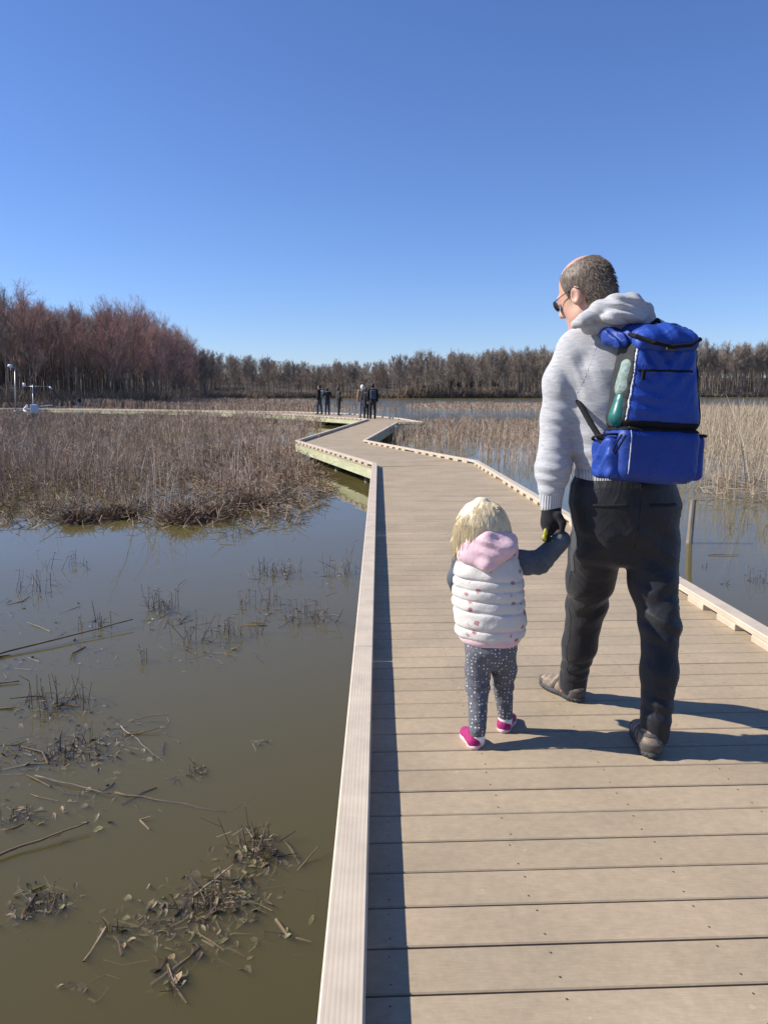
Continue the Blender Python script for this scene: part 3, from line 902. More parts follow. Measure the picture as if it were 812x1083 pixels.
def tree_data(seed, H, base, spread, bark, twig, tip=None, lean=0., twr=.0105, nb=24, fork=False):
    r = np.random.default_rng(seed)
    tr, cr = MB(), MB()
    n = 9
    pts = [np.array([0., 0, -.4])]
    dx, dy = r.normal(0, .02, 2)
    for i in range(1, n + 1):
        f = i / n
        pts.append(np.array([dx * H * f + r.normal(0, .012) * H * f + lean * H * f, dy * H * f + r.normal(0, .012) * H * f, H * .84 * f * (1 - .15 * abs(lean))]))
    pts = np.array(pts)
    R0 = H * .0098
    rad = np.linspace(R0, R0 * .16, n + 1); rad[0] *= 1.3
    tr.tube(pts, rad, 6, bark)
    def pos(f):
        q = f * n; i = min(int(q), n - 1); return pts[i] * (1 - (q - i)) + pts[i + 1] * (q - i)
    A, B, RA, RB, CO = [], [], [], [], []
    ga = r.uniform(0, 6.28)
    for k in range(nb):
        f = base + (1 - base) * (k / nb) ** .85
        ga += 2.4 + r.normal(0, .4)
        o = pos(f)
        L = spread * (1 - .50 * ((f - base) / (1 - base)) ** 2.2) * r.uniform(.65, 1.15)
        el = r.uniform(.55, 1.0) + .40 * f
        d = np.array([math.cos(ga) * math.cos(el), math.sin(ga) * math.cos(el), math.sin(el)])
        P = [o]; dd = d.copy()
        for q in range(4):
            dd = dd + r.normal(0, .13, 3) + [0, 0, .07]; dd /= np.linalg.norm(dd)
            P.append(P[-1] + dd * L / 4)
        br = R0 * .42 * (1 - .6 * f)
        tr.tube(P, np.linspace(br, br * .3, 5), 4, bark, cap=False)
        for s in range(9):
            g = r.uniform(.2, 1) * 4; i = min(int(g), 3); so_ = P[i] * (1 - (g - i)) + P[i + 1] * (g - i)
            sd = dd * .6 + r.normal(0, .45, 3) + [0, 0, .45]; sd /= np.linalg.norm(sd)
            sl_ = L * r.uniform(.22, .45)
            e1 = so_ + sd * sl_ * .5; e2 = e1 + (sd + r.normal(0, .2, 3) + [0, 0, .1]) * sl_ * .5
            A += [so_, e1]; B += [e1, e2]; RA += [twr * 1.5, twr * 1.2]; RB += [twr * 1.2, twr * .8]; CO += [bark, twig]
            for u in range(8):
                w_ = r.uniform(.25, 1); to = so_ + (e2 - so_) * w_
                td = sd * .6 + r.normal(0, .5, 3) + [0, 0, .45]; td /= np.linalg.norm(td)
                te = to + td * sl_ * r.uniform(.3, .65)
                A.append(to); B.append(te); RA.append(twr * .85); RB.append(twr * .45); CO.append(twig if (tip is None or r.uniform() < .35) else tip)
                if r.uniform() < .7:
                    t2 = to + (te - to) * .6; d2 = td + r.normal(0, .5, 3)
                    A.append(t2); B.append(t2 + d2 / np.linalg.norm(d2) * sl_ * .25); RA.append(twr * .7); RB.append(twr * .4); CO.append(twig if tip is None else tip)
    CO = np.array(CO) * r.uniform(.75, 1.25, (len(CO), 1))
    cr.sticks(A, B, RA, RB, 3, CO)
    return tr, cr


def make_tree(name, loc, rz, label, cat, group, **kw):
    t = empty(name, loc, rz); tag(t, label, cat, group)
    a, b_ = tree_data(**kw)
    a.build('trunk', M_BARK, t, True, tone=True)
    b_.build('crown', M_TWIG, t, False, tone=True)
    return t

GREY = (.22, .188, .155); GREY2 = (.235, .205, .17); DARK = (.11, .09, .073)
TW = (.30, .245, .20); TWR = (.34, .235, .195); RED = (.47, .255, .215)
rt_ = np.random.default_rng(21)


def ground_z(x, y): return float(land_z(np.array([float(x)]), np.array([float(y)]))[0])

def plant(protos, x, y, s, label, group, rz=None):
    src, first = protos
    z = ground_z(x, y) - .05
    rz = rt_.uniform(0, 6.28) if rz is None else rz
    if first[0]:
        first[0] = False
        src.location = (x, y, z); src.rotation_euler = (0, 0, rz); src.scale = (s, s, s)
        return src
    return dup(src, (x, y, z), rz, s)

# left wood : nearer, reddish
LR, LG = 'red budded bare maple at the front of the left wood', 'tall grey brown bare tree in the left wood'
GR, GG = 'red budded maples along the left wood', 'grey bare trees of the left wood'
PR = [[make_tree('bare_maple', (0, 0, 0), 0, LR, 'tree', GR, seed=200 + i, H=13, base=.20, spread=5.4, bark=(.16, .135, .11), twig=TWR, tip=RED, nb=28), [True]] for i in range(4)]
PG = [[make_tree('bare_tree', (0, 0, 0), 0, LG, 'tree', GG, seed=230 + i, H=15, base=.34, spread=4.2, bark=(.15, .125, .10) if i % 2 else (.24, .205, .17), twig=TW, nb=26), [True]] for i in range(4)]
def prof(px):                 # height of the tree tops in the photo (pixel rows) along the left wood
    return np.interp(px, [-200, 0, 40, 85, 130, 155, 178, 198, 214, 232, 262, 300], [280, 286, 305, 312, 317, 326, 341, 356, 364, 369, 372, 376])
cnt = 0
for row, (off, step) in enumerate(((1.5, 4.6), (5.5, 4.0), (10, 4.4), (16, 5.0), (24, 6.5))):
    for i in range(len(SHORE) - 1):
        a, b_ = np.array(SHORE[i], float), np.array(SHORE[i + 1], float)
        if not (-92 <= a[0] and i < 7): continue
        L_ = np.hypot(*(b_ - a)); d = (b_ - a) / L_; nr = np.array([-d[1], d[0]])
        if i == 5 or i == 6: step_ = step * 1.25
        else: step_ = step
        for s in np.arange(rt_.uniform(0, step_), L_, step_):
            q = a + d * s + nr * (off + rt_.uniform(-1.8, 1.8)) + d * rt_.uniform(-1.5, 1.5)
            px = CX + FPX * q[0] / q[1]
            if px < -110 or px > 330: continue
            if shore_dist(q[:1], q[1:])[0] < .6: continue
            Ht = (415 - prof(px)) / FPX * q[1] + 1.0 - ground_z(*q)
            red = rt_.uniform() < (.62 if row == 0 else .45 if row == 1 else .15) and 15 < px < 215
            Hw = Ht * min(1.03, rt_.normal(.90, .09)) * (1 - .05 * row)
            pr = (PR if red else PG)[rt_.integers(0, 4)]
            plant(pr, q[0], q[1], Hw / (13 if red else 15), None, None)
            cnt += 1
print('left wood trees', cnt)

# a leaning trunk in front of it
q = at(73, 428, 93); lean = make_tree('leaning_tree', (q[0] + .0, 92.5, ground_z(q[0], 92.5)), R(180), 'bare tree whose dark trunk leans far to the left at the water edge', 'tree', None,
                                   seed=300, H=11, base=.4, spread=3.4, bark=DARK, twig=TW, lean=.62, nb=16)

# far wood across the lake
FL, FR = 'small grey bare tree in the far treeline beyond the lake', 'grey brown bare tree on the low right hand hill across the lake'
GFL, GFR = 'bare trees of the far treeline', 'bare trees on the far right hill'
PF = [[make_tree('bare_tree', (0, 0, 0), 0, FL, 'tree', GFL, seed=320 + i, H=14, base=.42, spread=3.4, bark=GREY2 if i % 2 else GREY, twig=TW, twr=.019, nb=20), [True]] for i in range(4)]
PH = [[make_tree('bare_tree', (0, 0, 0), 0, FR, 'tree', GFR, seed=340 + i, H=15, base=.45, spread=3.8, bark=GREY2 if i % 2 else GREY, twig=(.31, .255, .205), twr=.020, nb=20), [True]] for i in range(4)]
def proff(px): return np.interp(px, [200, 225, 270, 330, 400, 430, 470, 560, 640, 740, 812, 1000], [366, 370, 373, 380, 380, 374, 370, 366, 364, 361, 360, 358])
cf = [0, 0]
for row, (off, step) in enumerate(((2, 3.3), (6.5, 3.6), (12, 4.6))):
    for i in range(6, len(SHORE) - 1):
        a, b_ = np.array(SHORE[i], float), np.array(SHORE[i + 1], float)
        L_ = np.hypot(*(b_ - a)); d = (b_ - a) / L_; nr = np.array([-d[1], d[0]])
        for s in np.arange(rt_.uniform(0, step), L_, step):
            q = a + d * s + nr * (off + rt_.uniform(-2.5, 2.5)) + d * rt_.uniform(-2, 2)
            px = CX + FPX * q[0] / q[1]
            if px < 205 or px > 960: continue
            if shore_dist(q[:1], q[1:])[0] < .8: continue
            Ht = ((415 - proff(px)) / FPX * q[1] + 1.3 - ground_z(*q)) * (rt_.uniform(.80, 1.03) + .05 * math.sin(q[0] * .13) * math.sin(q[0] * .047 + 1))
            k = 0 if px < 430 else 1
            pr = (PF if k == 0 else PH)[rt_.integers(0, 4)]
            plant(pr, q[0], q[1], Ht / (14 if k == 0 else 15), None, None); cf[k] += 1
print('far trees', cf)

# the mass of wood behind the front rows
def wood_mass(name, label, pxlo, pxhi, doff, n, pf, tw, cols, seed):
    r = np.random.default_rng(seed); mb = MB()
    X, Y = [], []
    while len(X) < n:
        px = r.uniform(pxlo, pxhi); D = r.uniform(70, 480); x = (px - CX) / FPX * D
        sd_ = shore_dist(np.array([x]), np.array([D]))[0]
        if doff[0] < sd_ < doff[1]: X.append(x); Y.append(D)
    X, Y = np.array(X), np.array(Y); Z = land_z(X, Y)
    px = CX + FPX * X / Y
    H = ((415 - pf(px)) / FPX * Y + 1.3 - Z) * r.uniform(.74, 1.0, n)
    H = np.maximum(H, 3)
    b0 = np.stack([X, Y, Z - .3], 1); t_ = b0 + np.stack([r.normal(0, .03, n) * H, r.normal(0, .03, n) * H, H * .9], 1)
    tc = np.array(cols)[r.integers(0, len(cols), n)]
    mb.sticks(b0, t_, H * .011, H * .003, 4, tc)
    for q in range(46):
        f = r.uniform(.25, 1, n); o_ = b0 + (t_ - b0) * f[:, None]
        a = r.uniform(0, 6.28, n); l = H * .28 * (1.15 - .75 * f) * r.uniform(.4, 1.1, n)
        e = o_ + np.stack([np.cos(a) * l * .7, np.sin(a) * l * .7, l * r.uniform(.5, 1.2, n)], 1)
        mb.sticks(o_, e, tw * 1.4, tw * .7, 3, np.array(TW) * r.uniform(.6, 1.2, (n, 1)))
        for u in range(2):
            o2 = o_ + (e - o_) * r.uniform(.3, .9, n)[:, None]
            mb.sticks(o2, o2 + np.stack([r.normal(0, .35, n) * l, r.normal(0, .35, n) * l, r.uniform(0, .6, n) * l], 1), tw, tw * .6, 3, np.array(TW) * r.uniform(.6, 1.2, (n, 1)))
    o = mb.build(name, M_TWIG, None, tone=True); tag(o, label, 'wood', kind='stuff')

wood_mass('far_wood', 'hazy mass of bare wood behind the far treeline across the lake', 190, 1100, (10, 75), 1650, lambda p: proff(p) + 3, .028, (GREY, GREY2, DARK), 5)
wood_mass('left_wood', 'dark mass of bare wood behind the trees on the left', -120, 240, (12, 60), 520, lambda p: prof(p) + 14, .018, (GREY, DARK, DARK), 6)

# undergrowth along the banks
mb = MB(); r = np.random.default_rng(9)
xs_, ys_, hs_ = [], [], []
for i in range(1, len(SHORE) - 1):
    a, b_ = np.array(SHORE[i], float), np.array(SHORE[i + 1], float); L_ = np.hypot(*(b_ - a)); d = (b_ - a) / L_; nr = np.array([-d[1], d[0]])
    n = int(L_ * 9); s = r.uniform(0, L_, n); of = np.abs(r.normal(1.5, 3.5, n)) + .3
    q = a + d * s[:, None] + nr * of[:, None]; px = CX + FPX * q[:, 0] / q[:, 1]
    k = (px > -110) & (px < 1000); q = q[k]; px = px[k]
    xs_.append(q[:, 0]); ys_.append(q[:, 1])
    hs_.append(np.where((px > 425) & (px < 540), 3.6, np.where(px < 225, 2.0, 1.6)) * r.uniform(.4, 1.15, len(q)))
x, y, h = map(np.concatenate, (xs_, ys_, hs_)); n = len(x); z = land_z(x, y)
px = CX + FPX * x / y
for s in range(12):
    b0 = np.stack([x + r.normal(0, .3, n), y + r.normal(0, .3, n), z - .1], 1)
    t_ = b0 + np.stack([r.normal(0, .28, n) * h, r.normal(0, .28, n) * h, h * r.uniform(.4, 1, n)], 1)
    col = np.array([(.21, .155, .11), (.26, .20, .145), (.17, .125, .09), (.30, .24, .165)])[r.integers(0, 4, n)]
    col = np.where((px > 560)[:, None], np.array([.36, .285, .19]) * r.uniform(.6, 1.1, (n, 1)), col)
    mb.sticks(b0, t_, .00026 * y, .00014 * y, 3, col * r.uniform(.7, 1.2, (n, 1)))
o = mb.build('bank_undergrowth', M_SCRUB, None, tone=True)
tag(o, 'low brown thicket and dry grass along the far banks', 'undergrowth', kind='stuff')

# evergreens at the far shore
M_NEED = tone_mat('dark_evergreen_needles', .8, .3, 2)
def evergreen(name, px, D, h, wd, label, seed, group=None, tall=False):
    r = np.random.default_rng(seed); x = (px - CX) / FPX * D
    t = empty(name, (x, D, ground_z(x, D) - .05)); tag(t, label, 'evergreen' if not tall else 'pine', group)
    MB().tube([(0, 0, -.3), (0, 0, h * .95)], [h * .02, h * .006], 6, GREY).build('trunk', M_BARK, t, True, tone=True)
    mb = MB(); n = 1500
    f = r.uniform(0.55 if tall else .03, 1, n); a = r.uniform(0, 6.28, n)
    lob = 1 + .35 * np.sin(a * 3 + f * 17 + seed)
    q = wd * (1 - ((f - (.55 if tall else 0)) / (.45 if tall else 1)) ** 1.5 * .85) * np.sqrt(r.uniform(.05, 1, n)) * lob
    P0 = np.stack([np.cos(a) * q, np.sin(a) * q, f * h - q * .15], 1)
    P1 = P0 + np.stack([np.cos(a) * .3 + r.normal(0, .2, n), np.sin(a) * .3 + r.normal(0, .2, n), r.normal(.12, .2, n)], 1)
    mb.sticks(P0, P1, .10, .03, 3, np.array([.04, .058, .026]) * r.uniform(.6, 1.5, (n, 1)))
    mb.build('crown', M_NEED, t, False, tone=True)
GE = 'dark evergreens at the foot of the far treeline'
for i, (px, D, h, wd, lb) in enumerate([(479, 252, 4.6, 2.2, 'broad dark evergreen in the middle of the far shore thicket'),
                                        (494, 255, 5.6, 1.7, 'tallest narrow evergreen of the far shore thicket'),
                                        (465, 250, 3.2, 2.0, 'low round evergreen left of the broad one on the far shore'),
                                        (447, 246, 3.0, 1.8, 'small evergreen nearer the boardwalk end of the far thicket'),
                                        (509, 256, 3.8, 1.9, 'dull green evergreen right of the tallest one on the far shore'),
                                        (522, 258, 3.2, 1.6, 'rightmost small evergreen of the far shore thicket'),
                                        (432, 244, 2.2, 1.4, 'tiny leftmost evergreen of the far shore thicket')]):
    evergreen('evergreen_shrub', px, D, h, wd, lb, 400 + i, GE)
evergreen('pine', 558, 268, 13.5, 2.6, 'lone green pine standing among the bare trees of the right hill', 420, None, True)

# pale barked trees near the far people
for i, (px, D, h, lb) in enumerate(((373, 233, 9.5, 'pale forked dead tree at the far shore above the walkers'), (365.5, 233, 5.5, 'short pale broken snag left of the forked dead tree'))):
    x = (px - CX) / FPX * D
    make_tree('pale_snag', (x, D, ground_z(x, D)), .4, lb, 'tree', None, seed=430 + i, H=h, base=.45, spread=2.2 if i == 0 else .4, bark=(.30, .27, .23), twig=(.26, .23, .2), twr=.03, nb=10 if i == 0 else 3)
# small blind on the far bank
x, D = (518 - CX) / FPX * 257, 257
t = empty('wooden_hut', (x, D, ground_z(x, D) - .1), .2); tag(t, 'small low pale brown wooden hut at the far shoreline', 'hut')
MB().box((0, 0, .65), (1.6, 0, 0), (0, 1.0, 0), (0, 0, .75), .03).build('wall', simple('hut_boards', (.30, .23, .16), .2, 3), t)
MB().box((0, 0, 1.5), (1.9, 0, 0), (0, 1.25, 0), (0, 0.2, .09), .02).build('roof', simple('hut_roof', (.40, .33, .26), .15, 2), t)
MB().box((.3, -1.01, .75), (.35, 0, 0), (0, .02, 0), (0, 0, .3)).build('opening', simple('dark_opening', (.02, .02, .02), .1, 2), t)
# ------------------------------------------------------------------ implicit modelling : smooth bodies and clothes, meshed by surface nets
def _v(a): return np.asarray(a, np.float32)


def cone(a, b, ra, rb):
    a, b = _v(a), _v(b); ab = b - a; L2_ = float(ab @ ab) + 1e-12
    def f(P):
        t = np.clip(((P - a) @ ab) / L2_, 0, 1)
        return np.linalg.norm(P - a - t[:, None] * ab, axis=1) - (ra + (rb - ra) * t)
    return f


def chain(pts, rads, k=.02):
    return union([cone(p, q, r0, r1) for p, q, r0, r1 in zip(pts[:-1], pts[1:], rads[:-1], rads[1:])], k)


def basis(yaw=0., pitch=0., roll=0.):
    """columns: right, forward, up ; yaw turns to the left, pitch > 0 looks down, roll > 0 leans right"""
    M = Matrix.Rotation(yaw, 3, 'Z') @ Matrix.Rotation(-pitch, 3, 'X') @ Matrix.Rotation(roll, 3, 'Y')
    return np.array(M, np.float32)


def ell(c, r, B=None):
    c, r = _v(c), _v(r)
    def f(P):
        q = P - c
        if B is not None: q = q @ B
        q0 = q / r; k0 = np.linalg.norm(q0, axis=1); k1 = np.linalg.norm(q0 / r, axis=1)
        return k0 * (k0 - 1) / np.maximum(k1, 1e-6)
    return f


def box(c, h, rad, B=None, taper=None):
    """rounded box; taper(z01)->(sx, sy) scales with height"""
    c, h = _v(c), _v(h)
    def f(P):
        q = P - c
        if B is not None: q = q @ B
        if taper is not None:
            z = np.clip(q[:, 2] / h[2] * .5 + .5, 0, 1); sx, sy = taper(z)
            q = np.stack([q[:, 0] / sx, q[:, 1] / sy, q[:, 2]], 1)
        d = np.abs(q) - (h - rad)
        return np.linalg.norm(np.maximum(d, 0), axis=1) + np.minimum(d.max(1), 0) - rad
    return f


def loft(pts, rx, ry, B=None):
    """elliptical tapered segments: rx across (B[:,0]), ry front to back (B[:,1])"""
    pts = [_v(p) for p in pts]; bx = _v([1, 0, 0]) if B is None else B[:, 0]; by = _v([0, 1, 0]) if B is None else B[:, 1]
    zs = np.array([p[2] for p in pts]); o = np.argsort(zs)
    zs = zs[o]; X = np.array([pts[i] for i in o]); RX = np.array(rx)[o]; RY = np.array(ry)[o]
    def f(P):
        z = P[:, 2]; zc = np.clip(z, zs[0], zs[-1])
        cx, cy = np.interp(zc, zs, X[:, 0]), np.interp(zc, zs, X[:, 1])
        a, b_ = np.interp(zc, zs, RX), np.interp(zc, zs, RY)
        d = np.stack([P[:, 0] - cx, P[:, 1] - cy, z * 0], 1)
        u, v = d @ bx, d @ by; over = z - zc
        m = np.minimum(a, b_)
        k = np.sqrt((u / a) ** 2 + (v / b_) ** 2 + (over / (m * .45)) ** 2)
        return (k - 1) * m
    return f


def torus(c, R_, r, B=None, sy=1.0):
    c = _v(c)
    def f(P):
        q = P - c
        if B is not None: q = q @ B
        return np.hypot(np.hypot(q[:, 0], q[:, 1] / sy) - R_, q[:, 2]) - r
    return f


def union(fs, k=.02):
    def f(P):
        d = fs[0](P)
        for g in fs[1:]:
            e = g(P)
            if k > 0:
                h = np.clip(.5 + .5 * (e - d) / k, 0, 1)
                d = e + (d - e) * h - k * h * (1 - h)
            else: d = np.minimum(d, e)
        return d
    return f


def cut(a, b_, k=.004):
    def f(P):
        d, e = a(P), -b_(P)
        h = np.clip(.5 - .5 * (e - d) / k, 0, 1)
        return e + (d - e) * h + k * h * (1 - h)
    return f


def inter(a, b_): return lambda P: np.maximum(a(P), b_(P))
def grow(a, t): return lambda P: a(P) - t
def shell(a, t): return lambda P: np.abs(a(P)) - t
def half(p, n):
    p, n = _v(p), _v(n) / np.linalg.norm(n)
    return lambda P: (P - p) @ n
def disp(a, g): return lambda P: a(P) + g(P)


def wob(seed, freq, amp, n=5, st=(1, 1, 1)):
    r = np.random.default_rng(seed); K = _v(r.normal(0, 1, (n, 3)) * st) * freq; ph = r.uniform(0, 6.28, n).astype(np.float32)
    def g(P):
        s = 0
        for i in range(n): s = s + np.sin(P @ K[i] + ph[i] + .8 * np.sin(P @ K[(i + 1) % n] * .6))
        return (s * (amp / n)).astype(np.float32)
    return g


def folds(c, axis_, lam, amp, rad, seed=0, sharp=1.6):
    """creases running across 'axis_' inside a ball round c"""
    c, ax = _v(c), _v(axis_) / np.linalg.norm(axis_); w = wob(seed, 9, 1.6)
    def g(P):
        q = P - c; m = np.exp(-np.sum(q * q, 1) / (rad * rad))
        s = np.sin(q @ ax * (2 * math.pi / lam) + w(P) * 1.5)
        return (-amp * m * np.sign(s) * np.abs(s) ** sharp).astype(np.float32)
    return g


def mesh_sdf(name, f, lo, hi, h, mat, parent=None, origin=(0, 0, 0), relax=1, B=None):
    lo, hi = _v(lo), _v(hi); K = 8
    nb = np.ceil((hi - lo) / (h * K)).astype(int); n = nb * K
    c = [lo[i] + (np.arange(nb[i]) * K + K / 2 - .5) * h for i in range(3)]
    cc = np.stack(np.meshgrid(*c, indexing='ij'), -1).reshape(-1, 3).astype(np.float32)
    def ev(P): return np.concatenate([f(P[i:i + 400000]) for i in range(0, len(P), 400000)]).astype(np.float32)
    d = ev(cc)
    vals = np.repeat(np.repeat(np.repeat(d.reshape(nb), K, 0), K, 1), K, 2)
    keep = np.argwhere((np.abs(d) < h * K * 1.25 + .012).reshape(nb))
    loc = np.stack(np.meshgrid(*[np.arange(K)] * 3, indexing='ij'), -1).reshape(-1, 3)
    ids = (keep[:, None, :] * K + loc[None]).reshape(-1, 3)
    vals[ids[:, 0], ids[:, 1], ids[:, 2]] = ev((lo + ids * h).astype(np.float32))
    for a in range(3):                                  # close at the border
        s = [slice(None)] * 3; s[a] = 0; vals[tuple(s)] = np.maximum(vals[tuple(s)], h); s[a] = -1; vals[tuple(s)] = np.maximum(vals[tuple(s)], h)
    ins = vals < 0
    cnt = np.zeros(n - 1, np.int8)
    for i in (0, 1):
        for j in (0, 1):
            for k in (0, 1): cnt += ins[i:n[0] - 1 + i, j:n[1] - 1 + j, k:n[2] - 1 + k]
    act = np.argwhere((cnt > 0) & (cnt < 8))
    vid = np.full(n - 1, -1, np.int32); vid[act[:, 0], act[:, 1], act[:, 2]] = np.arange(len(act))
    acc = np.zeros((len(act), 3)); num = np.zeros(len(act))
    corners = [(i, j, k) for i in (0, 1) for j in (0, 1) for k in (0, 1)]
    cv = {q: vals[act[:, 0] + q[0], act[:, 1] + q[1], act[:, 2] + q[2]] for q in corners}
    for q in corners:
        for a in range(3):
            if q[a]: continue
            q2 = list(q); q2[a] = 1; q2 = tuple(q2)
            v0, v1 = cv[q], cv[q2]; m_ = (v0 < 0) != (v1 < 0)
            t = np.where(m_, v0 / np.where(m_, v0 - v1, 1), 0)
            p = np.tile(np.array(q, float), (len(act), 1)); p[:, a] = t
            acc += p * m_[:, None]; num += m_
    V = lo + (act + acc / num[:, None]) * h
    Fs = []
    for a in range(3):
        b_, c_ = (a + 1) % 3, (a + 2) % 3
        sl0 = [slice(0, n[i] - 1) for i in range(3)]; sl1 = list(sl0); sl1[a] = slice(1, n[a])
        sl0[b_] = slice(1, n[b_] - 1); sl1[b_] = sl0[b_]; sl0[c_] = slice(1, n[c_] - 1); sl1[c_] = sl0[c_]
        i0, i1 = ins[tuple(sl0)], ins[tuple(sl1)]
        for flip, msk in ((False, i0 & ~i1), (True, ~i0 & i1)):
            e = np.argwhere(msk)
            if not len(e): continue
            e[:, b_] += 1; e[:, c_] += 1
            def g(db, dc):
                q = e.copy(); q[:, b_] -= db; q[:, c_] -= dc; return vid[q[:, 0], q[:, 1], q[:, 2]]
            Q = np.stack([g(1, 1), g(0, 1), g(0, 0), g(1, 0)], 1)
            Fs.append(Q[:, ::-1] if flip else Q)
    if not Fs:
        print('EMPTY SDF', name); return None
    F = np.concatenate(Fs)
    F = F[(F >= 0).all(1)]
    for _ in range(relax):                              # light smoothing
        s = np.zeros_like(V); k = np.zeros(len(V))
        for i in range(4):
            np.add.at(s, F[:, i], V[F[:, (i + 1) % 4]]); np.add.at(k, F[:, i], 1)
            np.add.at(s, F[:, (i + 1) % 4], V[F[:, i]]); np.add.at(k, F[:, (i + 1) % 4], 1)
        V = V * .6 + .4 * s / np.maximum(k, 1)[:, None]
    V = V - np.asarray(origin, float)
    if B is not None: V = V @ B
    o = mesh_np(name, V, [F], mat, parent, True)
    return o
# ------------------------------------------------------------------ cloth, skin and leather materials
def m_skin(name, col, rosy):
    m, nt, N, L, p = new_mat(name)
    f = noise(N, L, 14, 4); f2 = noise(N, L, 120, 3)
    L.new(ramp(N, L, f, [(.35, col), (.7, rosy)]), p.inputs['Base Color'])
    p.inputs['Roughness'].default_value = .5; p.inputs['Subsurface Weight'].default_value = .12; p.inputs['Subsurface Radius'].default_value = (.01, .004, .002)
    bump(N, L, p, f2, .12, .001); return m

def m_sweater():
    m, nt, N, L, p = new_mat('heather_grey_knit')
    f = noise(N, L, 80, 3, .65, stretch=(.4, .4, 2.4), dist=.2); g_ = noise(N, L, 420, 2, .6); h_ = noise(N, L, 6, 3)
    c = ramp(N, L, f, [(.30, (.32, .325, .335)), (.47, (.40, .40, .405)), (.64, (.465, .46, .455))])
    c = mixc(N, L, 1, c, ramp(N, L, g_, [(.3, (.88,) * 3), (.7, (1.1,) * 3)]), 'MULTIPLY')
    c = mixc(N, L, 1, c, ramp(N, L, h_, [(.3, (.93,) * 3), (.7, (1.05,) * 3)]), 'MULTIPLY')
    L.new(c, p.inputs['Base Color']); p.inputs['Roughness'].default_value = .95; p.inputs['Specular IOR Level'].default_value = .15; p.inputs['Sheen Weight'].default_value = .2
    bump(N, L, p, f, .10, .002); bump(N, L, p, g_, .35, .0015); return m

def m_rib(name, col, pitch, axis_='X'):
    m, nt, N, L, p = new_mat(name)
    tc = N.new('ShaderNodeTexCoord'); wv = N.new('ShaderNodeTexWave'); wv.bands_direction = axis_; wv.inputs['Scale'].default_value = pitch
    wv.inputs['Distortion'].default_value = .6; L.new(tc.outputs['Object'], wv.inputs['Vector'])
    L.new(ramp(N, L, wv.outputs['Fac'], [(.15, tuple(c * .68 for c in col)), (.6, col)]), p.inputs['Base Color'])
    p.inputs['Roughness'].default_value = .95; bump(N, L, p, wv.outputs['Fac'], .6, .003); return m

def m_cloth(name, col, var=.15, scale=9, rough=.75, weave=600, bs=.2, sheen=.1, crease=.0, cs=7, cst=(1, 1, .55)):
    m, nt, N, L, p = new_mat(name)
    f = noise(N, L, scale, 5); g_ = noise(N, L, weave, 2)
    L.new(ramp(N, L, f, [(.3, tuple(c * (1 - var) for c in col)), (.7, tuple(c * (1 + var) for c in col))]), p.inputs['Base Color'])
    p.inputs['Roughness'].default_value = rough; p.inputs['Specular IOR Level'].default_value = .3; p.inputs['Sheen Weight'].default_value = sheen
    bump(N, L, p, noise(N, L, scale * 3.5, 4, .6), .35, .006); bump(N, L, p, g_, bs, .0008)
    if crease:                                           # sharp little folds : ridges where a warped noise crosses its middle
        for k, sc_ in enumerate((cs, cs * 2.3)):
            q = noise(N, L, sc_, 2, .5, stretch=cst, dist=1.2)
            a_ = N.new('ShaderNodeMath'); a_.operation = 'SUBTRACT'; a_.inputs[1].default_value = .5; L.new(q, a_.inputs[0])
            b_ = N.new('ShaderNodeMath'); b_.operation = 'ABSOLUTE'; L.new(a_.outputs[0], b_.inputs[0])
            bump(N, L, p, ramp(N, L, b_.outputs[0], [(0, (1, 1, 1)), (.10, (.25,) * 3), (.25, (0, 0, 0))]), crease, .012 / (1 + k))
    return m

def m_hair(name, cols, scale=90, st=(1, 1, .12), rough=.5):
    m, nt, N, L, p = new_mat(name)
    at_ = N.new('ShaderNodeAttribute'); at_.attribute_name = 'tone'
    f = noise(N, L, scale, 4, .6, stretch=st)
    L.new(ramp(N, L, f, cols), p.inputs['Base Color']); p.inputs['Roughness'].default_value = rough; p.inputs['Specular IOR Level'].default_value = .4
    bump(N, L, p, f, .5, .004); return m

M_SKIN = m_skin('adult_skin', (.50, .295, .205), (.56, .30, .215)); M_SKINC = m_skin('child_skin', (.66, .40, .30), (.72, .40, .32))
M_KNIT = m_sweater(); M_RIB = m_rib('ribbed_knit', (.50, .50, .50), 38)
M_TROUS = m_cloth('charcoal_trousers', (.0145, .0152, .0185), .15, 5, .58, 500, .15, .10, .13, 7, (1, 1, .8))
M_NYL = m_cloth('royal_blue_nylon', (.017, .055, .29), .12, 7, .5, 900, .12, 0, .22, 6, (1, 1, 1))
M_NYLD = m_cloth('deep_blue_nylon', (.013, .042, .235), .12, 7, .5, 900, .12, 0, .2, 6, (1, 1, 1))
M_BLK = m_cloth('black_webbing', (.006, .006, .0075), .2, 12, .9, 700, .2, 0)
M_MESHP = m_cloth('dark_mesh_fabric', (.015, .017, .018), .3, 60, .7, 300, .6)
M_GLOVE = m_cloth('black_glove_fleece', (.010, .010, .012), .2, 12, .85, 400)
M_LIME = simple('lime_rubber', (.42, .40, .04), .15, 30, .5)
M_SHOE = simple('grey_brown_suede_mesh', (.22, .17, .125), .5, 55, .85, bmp=.5, bscale=120, bdist=.002)
M_SHOE2 = simple('dark_shoe_overlay', (.085, .075, .066), .3, 30, .8)
M_SOLE = simple('dark_rubber_sole', (.055, .056, .055), .3, 40, .8, bmp=.4, bscale=60)
M_ORANGE = simple('orange_shoe_accent', (.55, .13, .07), .1, 20, .6)
M_GLASS = simple('dark_sunglass_lens', (.012, .012, .014), .1, 5, .15, spec=.6)
M_FRAME = simple('thin_dark_frame', (.03, .028, .026), .1, 5, .4)
